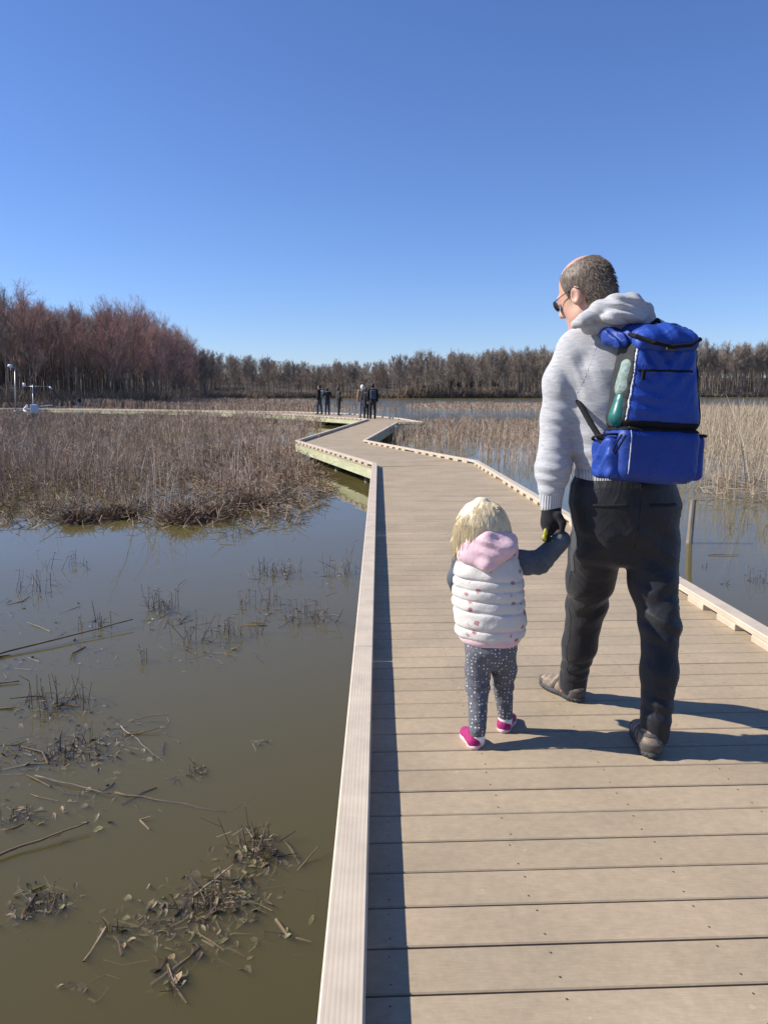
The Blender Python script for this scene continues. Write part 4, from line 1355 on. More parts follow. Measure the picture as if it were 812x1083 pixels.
M_HAIRM = m_hair('short_brown_hair', [(.3, (.06, .042, .03)), (.5, (.125, .092, .065)), (.72, (.22, .175, .13))], 150, (1, 1, .25))
M_HAIRC = m_hair('blond_hair', [(.28, (.62, .50, .30)), (.5, (.80, .69, .46)), (.72, (.87, .79, .60))], 110, (1, 1, .1), .42)
M_PIPING = simple('pale_grey_piping', (.45, .46, .5), .1, 30, .5)
M_TEAL = simple('teal_plastic', (.015, .13, .115), .15, 20, .35)
M_PALE = simple('pale_green_bottle_sleeve', (.20, .27, .235), .45, 70, .6, bmp=.5, bscale=180)

T0 = lambda o: tuple(np.asarray(o, float))

# ------------------------------------------------------------------ the man
MO = np.array([.88, 2.87, 0.0])
man = empty('person', MO)
tag(man, 'balding man in grey knit hoodie and charcoal trousers walking away holding a small hand', 'person')
Bt = basis(R(8), R(2))
hipL, kneeL, ankL = at(630, 578, 2.90), at(620, 640, 3.06), at(606, 722, 3.165)
hipR, kneeR, ankR = at(688, 578, 2.86), at(697, 660, 2.76), at(692, 772, 2.665)
shL, elL, wrL, cuL = at(609, 371, 2.86), at(590, 442, 2.87), at(584.5, 497, 2.83), at(582.5, 531, 2.815)
shR, elR, wrR = at(703, 372, 2.84), at(716, 432, 2.98), at(690, 430, 3.16)
waist, hem, mid, chest, shc = at(661, 520, 2.87), at(655, 503, 2.87), at(655, 445, 2.865), at(656, 392, 2.85), at(656, 360, 2.85)
neckB, HO = at(645, 345, 2.85), at(618.5, 308.5, 2.85)
Bh = basis(R(44), R(22), R(-3))
hl = lambda x, y, z: HO + Bh @ np.array([x, y, z], np.float32)

cran = ell(hl(0, -.012, .030), (.076, .098, .090), Bh)
def head_sdf():
    a = union([cran, ell(hl(0, .038, -.040), (.062, .058, .082), Bh), cone(hl(-.035, .02, -.085), hl(0, .072, -.108), .034, .026),
               cone(hl(.035, .02, -.085), hl(0, .072, -.108), .034, .026)], .03)
    brow = cone(hl(-.03, .086, .012), hl(.03, .086, .012), .012, .012)
    nose = union([cone(hl(0, .094, .0), hl(0, .116, -.036), .008, .012), cone(hl(-.012, .103, -.042), hl(.012, .103, -.042), .009, .009)], .01)
    lips = union([ell(hl(0, .094, -.068), (.022, .010, .005), Bh), ell(hl(0, .092, -.078), (.02, .010, .006), Bh)], .004)
    a = union([a, brow, nose], .014); a = union([a, lips], .006)
    for s in (-1, 1): a = cut(a, ell(hl(s * .031, .104, -.006), (.014, .012, .009), Bh), .008)
    for s in (-1, 1):
        a = union([a, ell(hl(s * .031, .086, -.006), (.012, .012, .011), Bh)], .003)
        ear = cut(ell(hl(s * .080, -.006, -.020), (.011, .021, .033), Bh @ basis(R(-18 * s), R(-12))), ell(hl(s * .090, .0, -.018), (.008, .011, .019), Bh), .004)
        ear = union([ear, ell(hl(s * .076, .004, -.040), (.007, .009, .012), Bh)], .006)
        a = union([a, ear], .008)
    return a
neck = union([cone(neckB + [0, 0, -.06], hl(0, -.035, -.05), .068, .058), cone(neckB + [-.02, .02, -.06], hl(0, .02, -.075), .06, .045)], .03)
core = loft([waist - [0, 0, .12], hem, mid, chest, shc + [0, 0, .02]], [.15, .145, .14, .16, .12], [.10, .10, .10, .105, .07], Bt)
limbs = [chain([hipL, kneeL, ankL, ankL - [0, 0, .04]], [.075, .05, .034, .03], .01), chain([hipR, kneeR, ankR, ankR - [0, 0, .05]], [.075, .05, .034, .03], .01),
         chain([shL, elL, wrL, cuL], [.052, .042, .035, .028], .02), chain([shR, elR, wrR], [.052, .042, .03], .02),
         cone(shL, shR, .05, .05), ell(wrR + [-.03, .03, 0], (.03, .05, .03))]
fb = union([head_sdf(), neck], .03); fb = union([fb, core] + limbs, .03)
lo = np.array([.42, 2.5, 0.02]); hi = np.array([1.3, 3.4, 1.86])
mesh_sdf('body', fb, lo, hi, .0045, M_SKIN, man, MO)
# hair : cropped round a bald crown, with short strands
hz = lambda P: (P - _v(HO)) @ Bh
def hair_region(P):
    q = hz(P)
    bald = np.linalg.norm((q - _v([0, .034, .118])) / _v([.067, .122, .070]), axis=1) - 1
    face = (q[:, 1] - (.036 + .25 * np.clip(q[:, 2], 0, .05) - .0 * q[:, 2]))
    low = -(q[:, 2] + .062 + .9 * np.clip(q[:, 1] + .03, 0, 1) * -1.0)
    ears = .034 - np.linalg.norm((q - _v([0, .0, -.022]))[:, 1:] / _v([.9, 1.0]), axis=1)
    ears = np.where(np.abs(q[:, 0]) > .055, ears, -1)
    return np.maximum.reduce([-bald * .07, face, low, ears])
fh = inter(disp(grow(union([cran, cone(hl(0, -.045, -.03), hl(0, -.03, -.06), .056, .054)], .03), .0052), wob(4, 120, .0012, 6)), hair_region)
hobj = mesh_sdf('hair', fh, HO - .16, HO + .16, .003, M_HAIRM, man, MO, 1)
me = hobj.data
nv = len(me.vertices); co = np.zeros(nv * 3); me.vertices.foreach_get('co', co); co = co.reshape(-1, 3) + MO
no = np.zeros(nv * 3); me.vertices.foreach_get('normal', no); no = no.reshape(-1, 3)
out = np.sign(np.sum(no * (co - HO), 1).mean())
r = np.random.default_rng(8); pk = r.integers(0, nv, 3600); pk = pk[cran(co[pk].astype(np.float32)) > .003]
dn = (Bh @ np.array([0, -.5, -1.0])); P0 = co[pk]; D_ = out * no[pk] * .10 + dn * .8 + r.normal(0, .12, (len(pk), 3)); D_ /= np.linalg.norm(D_, axis=1, keepdims=True)
P1 = P0 + D_ * r.uniform(.008, .016, (len(pk), 1))
MB().sticks(P0 - MO, P1 - MO, .0008, .0004, 3).build('hair_strand', M_HAIRM, hobj)['kind'] = 'stuff'
# sunglasses
sg = MB()
for s in (-1, 1):
    sg.tube([hl(s * .062, .094, .004) - MO, hl(s * .075, .05, .006) - MO, hl(s * .085, -.008, .008) - MO, hl(s * .084, -.026, -.006) - MO], .0018, 6)
sg.tube([hl(-.008, .112, .002) - MO, hl(.008, .112, .002) - MO], .0018, 6)
so_ = sg.build('sunglasses', M_FRAME, man, True)
for s in (-1, 1):
    mesh_sdf('lens', ell(hl(s * .034, .107, -.006), (.027, .006, .020), Bh @ basis(R(-14 * s))), hl(s * .034, .107, -.006) - .035, hl(s * .034, .107, -.006) + .035, .0025, M_GLASS, so_, MO)

# sweater
body_s = loft([hem - [0, 0, .03], hem + [0, 0, .02], at(655, 480, 2.865), mid, chest, at(656, 370, 2.85), shc + [0, 0, .045]], [.163, .166, .178, .180, .186, .165, .085], [.115, .12, .132, .132, .135, .115, .07], Bt)
arm_l = chain([shL, at(594, 405, 2.87), elL, wrL, cuL + [0, 0, .045]], [.070, .066, .060, .060, .047], .03)
arm_r = chain([shR, elR, wrR], [.072, .064, .05], .03)
yoke = cone(shL + [.02, 0, 0.006], shR + [-.02, 0, .006], .068, .068)
trap = cone(at(625, 352, 2.85), neckB + [0, 0, 0], .05, .075)
fs = union([body_s, yoke, trap, cone(at(690, 352, 2.84), neckB, .05, .075)], .05); fs = union([fs, arm_l, arm_r], .035)
cuffz = float(cuL[2] + .028)
wr_ = wob(31, 13, .0055, 6); wr2 = wob(32, 34, .0022, 6)
fs = disp(fs, lambda P: wr_(P) + wr2(P) + folds(at(584, 500, 2.80), (.1, .1, 1), .042, .007, .06, 3)(P) + folds(at(588, 445, 2.80), (.3, 0, 1), .05, .004, .06, 4)(P)
          + folds(at(606, 395, 2.78), (1, 0, .5), .07, .005, .08, 5)(P) + folds(at(612, 480, 2.75), (.2, 0, 1), .06, .004, .09, 6)(P))
mesh_sdf('sweater', fs, lo, hi, .005, M_KNIT, man, MO)
mesh_sdf('ribbed_hem', disp(loft([hem - [0, 0, .045], hem + [0, 0, .012]], [.171, .171], [.126, .128], Bt), wob(33, 20, .004)), hem - [.25, .22, .09], hem + [.25, .22, .06], .005, M_RIB, man, MO)
mesh_sdf('ribbed_cuff', disp(cone(cuL + [0, 0, .048], cuL + [-.001, 0, -.008], .046, .040), wob(34, 30, .003)), cuL - .09, cuL + .12, .004, M_RIB, man, MO)
sA, sB = at(636, 352, 2.75), at(609, 420, 2.78); sn = np.cross(sB - sA, [0, 1, .1]); sn = _v(sn / np.linalg.norm(sn))
mesh_sdf('raglan_seam', inter(grow(fs, .0011), lambda P: np.maximum.reduce([np.abs((P - _v(sA)) @ sn) - .0020, -(P[:, 2] - sB[2]), P[:, 2] - sA[2], P[:, 1] - 2.86])), lo, hi, .0035, M_KNIT, man, MO)
# hood lying on the shoulders
hd = [at(608, 343, 2.76), at(618, 338, 2.735), at(634, 328, 2.72), at(652, 322, 2.70), at(668, 323, 2.70), at(680, 330, 2.74), at(686, 338, 2.84)]
fh1 = chain(hd, [.014, .022, .029, .034, .036, .031, .022], .02)
fh2 = union([ell(at(660, 335, 2.69), (.080, .044, .026), Bt), cone(at(624, 346, 2.76), at(682, 343, 2.74), .030, .030)], .02)
fhood = union([fh1, fh2], .012)
fhood = disp(fhood, lambda P: wob(41, 30, .005)(P) + folds(at(660, 326, 2.66), (.25, 0, 1), .028, .006, .07, 7)(P) + folds(at(632, 334, 2.68), (.6, 0, 1), .026, .004, .05, 8)(P))
mesh_sdf('hood', fhood, np.array([.60, 2.5, 1.44]), np.array([1.08, 3.0, 1.70]), .004, M_KNIT, man, MO)
# trousers
pel = loft([at(660, 585, 2.87), at(660, 560, 2.87), at(661, 532, 2.87), at(659, 512, 2.87), at(658, 497, 2.87)], [.165, .195, .212, .195, .165], [.11, .145, .150, .140, .12], Bt)
legL = chain([hipL, at(624, 612, 2.98), kneeL, at(613, 682, 3.11), ankL + [0, 0, .025]], [.106, .091, .078, .067, .056], .03)
legR = chain([hipR, at(690, 615, 2.82), kneeR, at(696, 710, 2.71), ankR + [0, 0, .03]], [.105, .085, .070, .062, .053], .03)
ft = union([pel, legL, legR], .028)
t1, t2 = wob(51, 10, .0045, 6), wob(52, 26, .0014, 6)
kf = [folds(kneeR + [-.01, -.07, .03], (.55, 0, 1), .07, .0075, .09, 9), folds(kneeR + [.02, -.06, .12], (-.6, 0, 1), .085, .0055, .10, 10), folds(ankR + [0, -.05, .10], (.25, 0, 1), .055, .0065, .07, 11),
      folds(kneeL + [0, -.07, .02], (-.5, 0, 1), .085, .0055, .11, 12), folds(ankL + [0, -.05, .08], (-.3, 0, 1), .055, .0065, .07, 13), folds(at(660, 560, 2.74), (.9, 0, .5), .12, .005, .12, 14),
      folds(at(630, 590, 2.8), (-.6, 0, 1), .11, .005, .1, 15), folds(at(690, 585, 2.76), (.6, 0, 1), .10, .006, .10, 16)]
ft = disp(ft, lambda P: t1(P) + t2(P) + sum(k(P) for k in kf))
mesh_sdf('trousers', ft, np.array([.55, 2.45, .03]), np.array([1.25, 3.4, 1.06]), .005, M_TROUS, man, MO)
M_SEAM = simple('dark_seam_thread', (.0045, .0048, .006), .2, 60, .8)
def legx(pts): 
    zz = np.array([p[2] for p in pts])[::-1]; return lambda z: (np.interp(z, zz, np.array([p[0] for p in pts])[::-1]), np.interp(z, zz, np.array([p[1] for p in pts])[::-1]))
aL, aR = legx([hipL, at(624, 612, 2.98), kneeL, at(613, 682, 3.11), ankL]), legx([hipR, at(690, 615, 2.82), kneeR, at(696, 710, 2.71), ankR])
tlo, thi = np.array([.55, 2.45, .03]), np.array([1.25, 3.4, 1.06])
mesh_sdf('seam', inter(grow(ft, .0016), lambda P: np.maximum.reduce([np.abs(P[:, 1] - aR(P[:, 2])[1] + .035) - .0022, -(P[:, 0] - aR(P[:, 2])[0]), -(P[:, 2] - .12), P[:, 2] - .95])), tlo, thi, .003, M_SEAM, man, MO)
mesh_sdf('seam', inter(grow(ft, .0016), lambda P: np.maximum.reduce([np.abs(P[:, 1] - aL(P[:, 2])[1] + .04) - .0022, P[:, 0] - aL(P[:, 2])[0], -(P[:, 2] - .12), P[:, 2] - .95])), tlo, thi, .003, M_SEAM, man, MO)
mesh_sdf('seam', inter(grow(ft, .0016), lambda P: np.maximum.reduce([np.abs(P[:, 0] - .905 - .05 * (P[:, 2] - .8)) - .0022, P[:, 1] - 2.86, -(P[:, 2] - .735)])), tlo, thi, .003, M_SEAM, man, MO)
for s_ in (-1, 1):
    mesh_sdf('pocket_welt', inter(grow(ft, .003), lambda P: np.maximum.reduce([np.abs(P[:, 2] - .905 + .05 * s_ * (P[:, 0] - .905)) - .006, P[:, 1] - 2.86, np.abs(P[:, 0] - .905 - s_ * .098) - .058])), tlo, thi, .003, M_SEAM, man, MO)
for nm, a, rr_ in (('trouser_cuff', ankL, .059), ('trouser_cuff', ankR, .055)):
    mesh_sdf(nm, disp(cone(a + [0, 0, .035], a + [0, 0, -.012], rr_, rr_ * .95), wob(57, 24, .003)), a - .12, a + .14, .004, M_TROUS, man, MO)
# lighter panel down the outer side of the left thigh
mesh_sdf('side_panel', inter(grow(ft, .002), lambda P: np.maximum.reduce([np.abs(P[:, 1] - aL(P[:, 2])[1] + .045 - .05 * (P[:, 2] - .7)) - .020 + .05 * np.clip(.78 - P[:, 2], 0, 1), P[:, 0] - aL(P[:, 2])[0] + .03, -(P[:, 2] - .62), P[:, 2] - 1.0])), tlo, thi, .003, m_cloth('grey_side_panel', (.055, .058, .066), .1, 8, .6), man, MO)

# shoes
def shoe(hp, yaw, mirror, parent, s=1.0, kid=False, pitch=0):
    hp = np.asarray(hp, float); B = basis(yaw, pitch); c = lambda x, y, z: hp + B @ (np.array([x * mirror, y, z]) * s)
    sole = union([ell(c(0, .055, .018), np.array([.042, .06, .024]) * s, B), ell(c(.004, .20, .016), np.array([.052, .095, .022]) * s, B), box(c(.0, .13, .018), np.array([.038, .09, .018]) * s, .012 * s, B)], .02 * s)
    sole = inter(sole, lambda P: -(P[:, 2] - (hp[2] + .001)))
    up = union([cone(c(0, .045, .055), c(0, .06, .088), .041 * s, .039 * s), cone(c(0, .05, .045), c(.003, .20, .034), .042 * s, .040 * s), ell(c(.004, .22, .036), np.array([.046, .07, .030]) * s, B),
                cone(c(0, .065, .085), c(0, .15, .060), .034 * s, .034 * s)], .022 * s)
    up = inter(up, lambda P: -(P[:, 2] - (hp[2] + .022 * s)))
    up = disp(up, wob(60, 40 / s, .0025 * s))
    a, b_ = hp - .33 * s, hp + .33 * s; a[2] = hp[2] - .02; b_[2] = hp[2] + .18 * s
    return B, c, sole, up, a, b_
for hp, yw, mr in ((on(615, 744, 0), R(27), -1), (on(690, 804, 0), R(-6), 1)):
    B, c, sole, up, a, b_ = shoe(hp, yw, mr, man, .90)
    t = mesh_sdf('shoe', up, a, b_, .004, M_SHOE, man, MO)
    mesh_sdf('sole', disp(sole, lambda P: np.where(P[:, 2] < .016, .0016 * np.sign(np.sin(((P - _v(hp)) @ _v(B[:, 1])) * 420)), 0)), a, b_, .0035, M_SOLE, t, MO)
    sl = lambda P: ((P - _v(hp)) @ _v(B)) / .90
    for e_ in (lambda P: np.maximum(sl(P)[:, 1] - .034 - .25 * (.06 - sl(P)[:, 2]), sl(P)[:, 2] - .062), lambda P: np.maximum(-(sl(P)[:, 1] - .235), sl(P)[:, 2] - .05),
               lambda P: np.abs(sl(P)[:, 1] - .155 + .5 * (sl(P)[:, 2] - .05)) - .010, lambda P: np.abs(sl(P)[:, 1] - .105 - .5 * (sl(P)[:, 2] - .05)) - .008, lambda P: np.maximum(np.abs(sl(P)[:, 2] - .092) - .007, sl(P)[:, 1] - .09)):
        mesh_sdf('overlay', inter(grow(up, .003), e_), a, b_, .003, M_SHOE2, t, MO)
    for s_ in (-1, 1):
        mesh_sdf('accent', inter(grow(up, .004), ell(c(s_ * .042, .085, .040), (.016, .020, .007), B @ basis(0, R(15)))), a, b_, .003, M_ORANGE, t, MO)
    lc = MB()
    for k in range(4):
        y_ = .10 + k * .022; z_ = .100 - k * .009
        lc.tube([c(-.026, y_, z_ - .010) - MO, c(0, y_ + .006, z_ + .003) - MO, c(.026, y_, z_ - .010) - MO], .0028, 5)
    lc.tube([c(0, .09, .105) - MO, c(.035, .085, .115) - MO, c(.052, .07, .095) - MO], .0022, 5); lc.tube([c(0, .09, .105) - MO, c(-.035, .085, .118) - MO, c(-.050, .06, .10) - MO], .0022, 5)
    lc.build('lace', M_SHOE2, t, True)
# glove round the child's hand
hb = at(583, 551, 2.81); ch_hand = at(589.5, 563.5, 2.80)
palm = union([cone(cuL + [0, 0, .01], hb, .036, .036), ell(hb + [0, 0, -.012], (.036, .030, .042))], .02)
fing = []
for k, (dy, ln) in enumerate(((-.028, .9), (-.009, 1.0), (.010, .96), (.027, .78))):
    b0 = at(579, 562, 2.81 + dy); k1 = b0 + np.array([-.004, 0, -.028 * ln]); k2 = k1 + np.array([.017, 0, -.018 * ln]); k3 = k2 + np.array([.020, 0, .004])
    fing.append(chain([b0, k1, k2, k3], [.013, .0115, .0105, .0095], .004))
thumb = chain([at(590, 545, 2.775), at(595, 553, 2.765), at(594, 561, 2.765)], [.015, .013, .011], .006)
fg = union([palm, union(fing, .003), thumb], .010)
go_ = mesh_sdf('glove', disp(fg, wob(71, 60, .0015)), hb - .11, hb + .11, .0032, M_GLOVE, man, MO)
for p_ in (at(576.5, 563, 2.765), at(575.3, 569, 2.765)):
    mesh_sdf('grip_patch', ell(p_, (.008, .008, .015)), p_ - .03, p_ + .03, .0025, M_LIME, go_, MO)

# ------------------------------------------------------------------ backpack (rides on the man: a thing of its own)
PB = np.array([.905, 2.645, 1.000]); Bp = basis(R(7), R(4), R(3.0))
pk_ = empty('backpack', PB)
tag(pk_, 'royal blue backpack with black zips and mesh side pocket on the man\'s back', 'backpack')
pl = lambda x, y, z: PB + Bp @ np.array([x, y, z], np.float32)
plo, phi = PB + [-.30, -.24, -.06], PB + [.30, .26, .66]
def part(name, f, mat, parent=pk_, h=.004): return mesh_sdf(name, f, plo, phi, h, mat, parent, PB)
wr3, wr4 = wob(81, 18, .006, 6), wob(82, 48, .0018, 6)
lowf = box(pl(0, 0, .088), (.146, .098, .092), .042, Bp, lambda z: (.95 + .07 * z, .94 + .08 * z))
low = disp(lowf, lambda P: wr3(P) + wr4(P))
part('cooler_compartment', low, M_NYLD)
upf = box(pl(.004, .004, .325), (.150, .100, .160), .058, Bp, lambda z: (1.0 - .25 * z ** 1.1, 1.0 - .22 * z))
hwx = lambda z: .150 * (1.0 - .25 * np.clip((z - .165) / .32, 0, 1) ** 1.1)
loc = lambda P: (P - _v(PB)) @ Bp
upw = disp(upf, lambda P: wr3(P) * 1.2 + wr4(P) + folds(pl(-.03, -.09, .40), (.8, 0, .6), .05, .008, .07, 21)(P) + folds(pl(.04, -.09, .39), (-.7, 0, .6), .05, .008, .07, 22)(P) + folds(pl(-.07, -.09, .26), (.2, 0, 1), .045, .006, .06, 23)(P))
part('main_compartment', upw, M_NYL)
mp = inter(grow(upw, .004), lambda P: np.maximum(loc(P)[:, 0] - .004 + hwx(loc(P)[:, 2]) - .014, loc(P)[:, 2] - .455))
part('mesh_pocket', disp(mp, wob(83, 60, .002)), M_MESHP)
mr_ = inter(grow(upw, .004), lambda P: np.maximum(-(loc(P)[:, 0] - .004 - hwx(loc(P)[:, 2]) + .012), loc(P)[:, 2] - .47))
part('mesh_pocket', disp(mr_, wob(84, 60, .002)), M_BLK)
# lid
lid = union([box(pl(0, -.006, .486), (.114, .100, .032), .031, Bp @ basis(0, R(-22), R(-3)), lambda z: (1 - .06 * z, 1 - .1 * z)), ell(pl(0, -.04, .485), (.095, .055, .035), Bp @ basis(0, R(-25)))], .02)
lid = disp(lid, lambda P: wr3(P) * 1.3 + folds(pl(0, -.09, .50), (1, 0, .3), .07, .007, .09, 24)(P))
part('lid', lid, M_NYL)
trim = chain([pl(-.116, .03, .500), pl(-.110, -.078, .473), pl(-.062, -.112, .450), pl(0, -.119, .440), pl(.062, -.112, .450), pl(.110, -.078, .475), pl(.116, .03, .506)], [.007] * 7, .004)
part('lid_trim', trim, M_BLK)
part('zip_band', disp(inter(grow(upw, .004), box(pl(0, 0, .186), (.17, .14, .012), .003, Bp)), wob(85, 30, .001)), M_BLK)
part('lower_trim', inter(grow(lowf, .004), box(pl(0, 0, .172), (.17, .14, .006), .002, Bp)), M_BLK)
zp = [pl(-.098, -.094, .362), pl(-.05, -.098, .364), pl(0, -.099, .366), pl(.05, -.098, .366), pl(.088, -.092, .367)]
part('zip', inter(grow(upw, .0035), lambda P: np.maximum.reduce([np.abs(loc(P)[:, 2] - .366 - .03 * loc(P)[:, 0]) - .0042, loc(P)[:, 1], np.abs(loc(P)[:, 0] + .002) - .098])), M_BLK, h=.003)
part('panel_seam', inter(grow(upw, .0018), lambda P: np.maximum.reduce([np.abs(loc(P)[:, 2] - .352 - .03 * loc(P)[:, 0]) - .0014, loc(P)[:, 1], np.abs(loc(P)[:, 0] + .002) - .105])), M_NYLD, h=.003)
part('panel_seam', inter(grow(low, .002), lambda P: np.maximum.reduce([np.abs(loc(P)[:, 0] + .112) - .0022, loc(P)[:, 1], -(loc(P)[:, 2] - .02)])), M_PIPING, h=.003)
MB().box(pl(-.090, -.106, .346) - PB, Bp @ np.array([.006, 0, 0]), Bp @ np.array([0, .004, 0]), Bp @ np.array([.001, 0, .017]), .002).build('zip_pull', M_BLK, pk_)
MB().box(pl(0, -.100, .438) - PB, Bp @ np.array([.017, 0, 0]), Bp @ np.array([0, .006, 0]), Bp @ np.array([0, 0, .008]), .002).build('buckle', simple('grey_buckle', (.06, .06, .06), .2, 30, .4), pk_)
part('piping', inter(grow(upw, .004), lambda P: np.maximum.reduce([np.abs(loc(P)[:, 0] - .004 + hwx(loc(P)[:, 2]) - .016) - .0028, loc(P)[:, 1], np.abs(loc(P)[:, 2] - .32) - .125])), M_PIPING, h=.003)
# side pockets on the cooler, draw cord
pkt = disp(box(pl(-.146, .01, .072), (.030, .076, .072), .025, Bp, lambda z: (1 + .15 * z, 1)), lambda P: wr3(P) * 1.3 + folds(pl(-.18, 0, .08), (0, .7, .7), .05, .007, .07, 25)(P))
part('side_pocket', pkt, M_NYL)
part('pocket_edge', torus(pl(-.148, .010, .142), .047, .0045, Bp @ basis(0, R(8)), 1.5), M_BLK, h=.003)
MB().tube([p - PB for p in (pl(-.145, -.095, .150), pl(-.165, -.105, .125), pl(-.175, -.100, .095), pl(-.168, -.103, .085), pl(-.155, -.108, .115), pl(-.135, -.104, .148))], .0032, 6).build('draw_cord', M_BLK, pk_, True)
pkr = disp(box(pl(.149, .01, .085), (.028, .065, .078), .022, Bp), lambda P: wr3(P))
part('side_pocket', pkr, M_NYLD)
part('pocket_edge', torus(pl(.151, .010, .160), .040, .0055, Bp, 1.6), M_BLK, h=.003)
# shoulder straps
stl = chain([pl(-.085, -.03, .475), pl(-.125, -.005, .468), pl(-.150, .04, .485), pl(-.150, .10, .505)], [.020, .026, .028, .024], .012)
part('shoulder_strap', disp(stl, lambda P: wob(86, 50, .006)(P) + folds(pl(-.14, -.02, .48), (1, .3, .4), .022, .006, .06, 26)(P)), M_NYLD)
sb = chain([pl(-.10, .01, .47), pl(-.145, .085, .52), pl(-.14, .16, .535), pl(-.15, .24, .50)], [.02, .02, .02, .02], .01)
part('shoulder_strap', sb, M_NYLD)
strr = chain([pl(.085, .0, .48), pl(.13, .05, .50), pl(.145, .12, .52), pl(.14, .2, .51)], [.02, .026, .026, .02], .012)
part('shoulder_strap', disp(strr, wob(87, 50, .004)), M_BLK)
w_ = [at(602, 408, 2.87), at(611, 424, 2.80), at(624, 447, 2.705), at(639, 471, 2.615)]
part('webbing', chain(w_, [.0105, .0105, .0105, .0105], .004), M_BLK)
part('grab_loop', chain([pl(-.03, .02, .52), pl(0, .01, .548), pl(.03, .02, .52)], [.006] * 3, .003), M_BLK)

# bottle tucked in the left mesh pocket
bo = pl(-.136, -.034, .190)
bt = empty('water_bottle', bo); tag(bt, 'teal bottle with pale green sleeve tucked in the backpack\'s left mesh pocket', 'bottle')
ub = Bp @ np.array([.16, 0, 1.0]); ub /= np.linalg.norm(ub)
def bpart(n_, f, m_): return mesh_sdf(n_, f, bo - .1, bo + [.14, .12, .26], .0035, m_, bt, bo)
bpart('base', disp(union([cone(bo + ub * .02, bo + ub * .07, .034, .030), cone(bo + ub * .07, bo + ub * .095, .024, .026)], .008), wob(91, 60, .003)), M_TEAL)
bpart('sleeve', disp(cone(bo + ub * .12, bo + ub * .19, .036, .032), wob(92, 60, .004)), M_PALE)
# ------------------------------------------------------------------ the child
KO = np.array([.36, 2.76, 0.0])
kid = empty('person', KO)
tag(kid, 'small blond child in white flowered puffer vest and dotted grey leggings holding the man\'s hand', 'person')
Bk = basis(R(-18), R(3)); Bkh = basis(R(-4), R(6))
KH = at(511, 560, 2.79); kh = lambda x, y, z: KH + Bkh @ np.array([x, y, z], np.float32)
khipL, kkneeL, kankL = at(507, 690, 2.75), at(505, 727, 2.765), at(505, 776, 2.705)
khipR, kkneeR, kankR = at(531, 690, 2.78), at(532, 724, 2.83), at(534, 759, 2.845)
kshL, kelL, kwrL = at(489, 592, 2.81), at(482, 612, 2.84), at(487, 632, 2.94)
kshR, kelR, kwrR = at(543, 591, 2.79), at(570, 595, 2.785), at(592, 573, 2.795)
kch = at(515, 610, 2.78); kwst = at(518, 672, 2.77)
khead = union([ell(kh(0, -.006, .012), (.075, .086, .078), Bkh), ell(kh(0, .026, -.032), (.062, .052, .055), Bkh)], .03)
khead = union([khead, cone(kh(0, .078, -.018), kh(0, .088, -.028), .008, .010), ell(kh(0, .072, -.052), (.017, .007, .006), Bkh)], .008)
for s in (-1, 1):
    khead = cut(khead, ell(kh(s * .028, .084, -.004), (.012, .010, .008), Bkh), .006)
    khead = union([khead, ell(kh(s * .028, .070, -.004), (.010, .010, .009), Bkh)], .003)
    khead = union([khead, ell(kh(s * .076, -.002, -.016), (.009, .016, .022), Bkh)], .006)
hand = union([ell(ch_hand, (.020, .016, .024))] + [chain([ch_hand + np.array([-.006, -.012 + .008 * i, .010]), ch_hand + np.array([-.014, -.012 + .008 * i, .026]), ch_hand + np.array([-.010, -.012 + .008 * i, .036])], [.0062, .0058, .005], .002) for i in range(4)]
             + [chain([ch_hand + np.array([.014, -.004, .004]), ch_hand + np.array([.017, -.012, .020])], [.007, .006], .002)], .006)
handl = union([ell(kwrL + [.004, .02, -.01], (.019, .022, .018))] + [chain([kwrL + [.0 + .008 * (i - 1.5), .034, -.012], kwrL + [.0 + .008 * (i - 1.5), .046, -.022]], [.006, .005], .002) for i in range(4)], .005)
kb = union([khead, cone(kch + [0, 0, .06], kh(0, 0, -.05), .045, .04), loft([kwst - [0, 0, .06], kch, kch + [0, 0, .09]], [.075, .09, .06], [.06, .07, .045], Bk),
            chain([khipL, kkneeL, kankL, kankL - [0, 0, .03]], [.04, .033, .024, .022], .01), chain([khipR, kkneeR, kankR, kankR - [0, 0, .03]], [.04, .033, .024, .022], .01),
            chain([kshL, kelL, kwrL], [.03, .026, .02], .01), chain([kshR, kelR, kwrR, ch_hand], [.03, .025, .018, .015], .01), hand, handl], .012)
klo, khi = np.array([.18, 2.5, .0]), np.array([.72, 3.1, .98])
mesh_sdf('body', kb, klo, khi, .004, M_SKINC, kid, KO)

def m_vest():
    m, nt, N, L, p = new_mat('white_flowered_quilt')
    tc = N.new('ShaderNodeTexCoord'); mp = N.new('ShaderNodeMapping'); mp.inputs['Scale'].default_value = (1, .5, 1); L.new(tc.outputs['Object'], mp.inputs[0])
    vo = N.new('ShaderNodeTexVoronoi'); vo.inputs['Scale'].default_value = 26; vo.inputs['Randomness'].default_value = .75; L.new(mp.outputs[0], vo.inputs['Vector'])
    f = noise(N, L, 170, 3, .6); ad = N.new('ShaderNodeMath'); ad.operation = 'MULTIPLY_ADD'; ad.inputs[1].default_value = .55; L.new(f, ad.inputs[0]); L.new(vo.outputs['Distance'], ad.inputs[2])
    mask = ramp(N, L, ad.outputs[0], [(.47, (1, 1, 1)), (.53, (0, 0, 0))])
    fl = ramp(N, L, noise(N, L, 120, 2), [(.40, (.34, .09, .115)), (.5, (.50, .24, .26)), (.6, (.24, .19, .14))])
    L.new(mixc(N, L, mask, (.60, .56, .505), fl), p.inputs['Base Color']); p.inputs['Roughness'].default_value = .7
    bump(N, L, p, noise(N, L, 45, 4, .6), .5, .005); return m

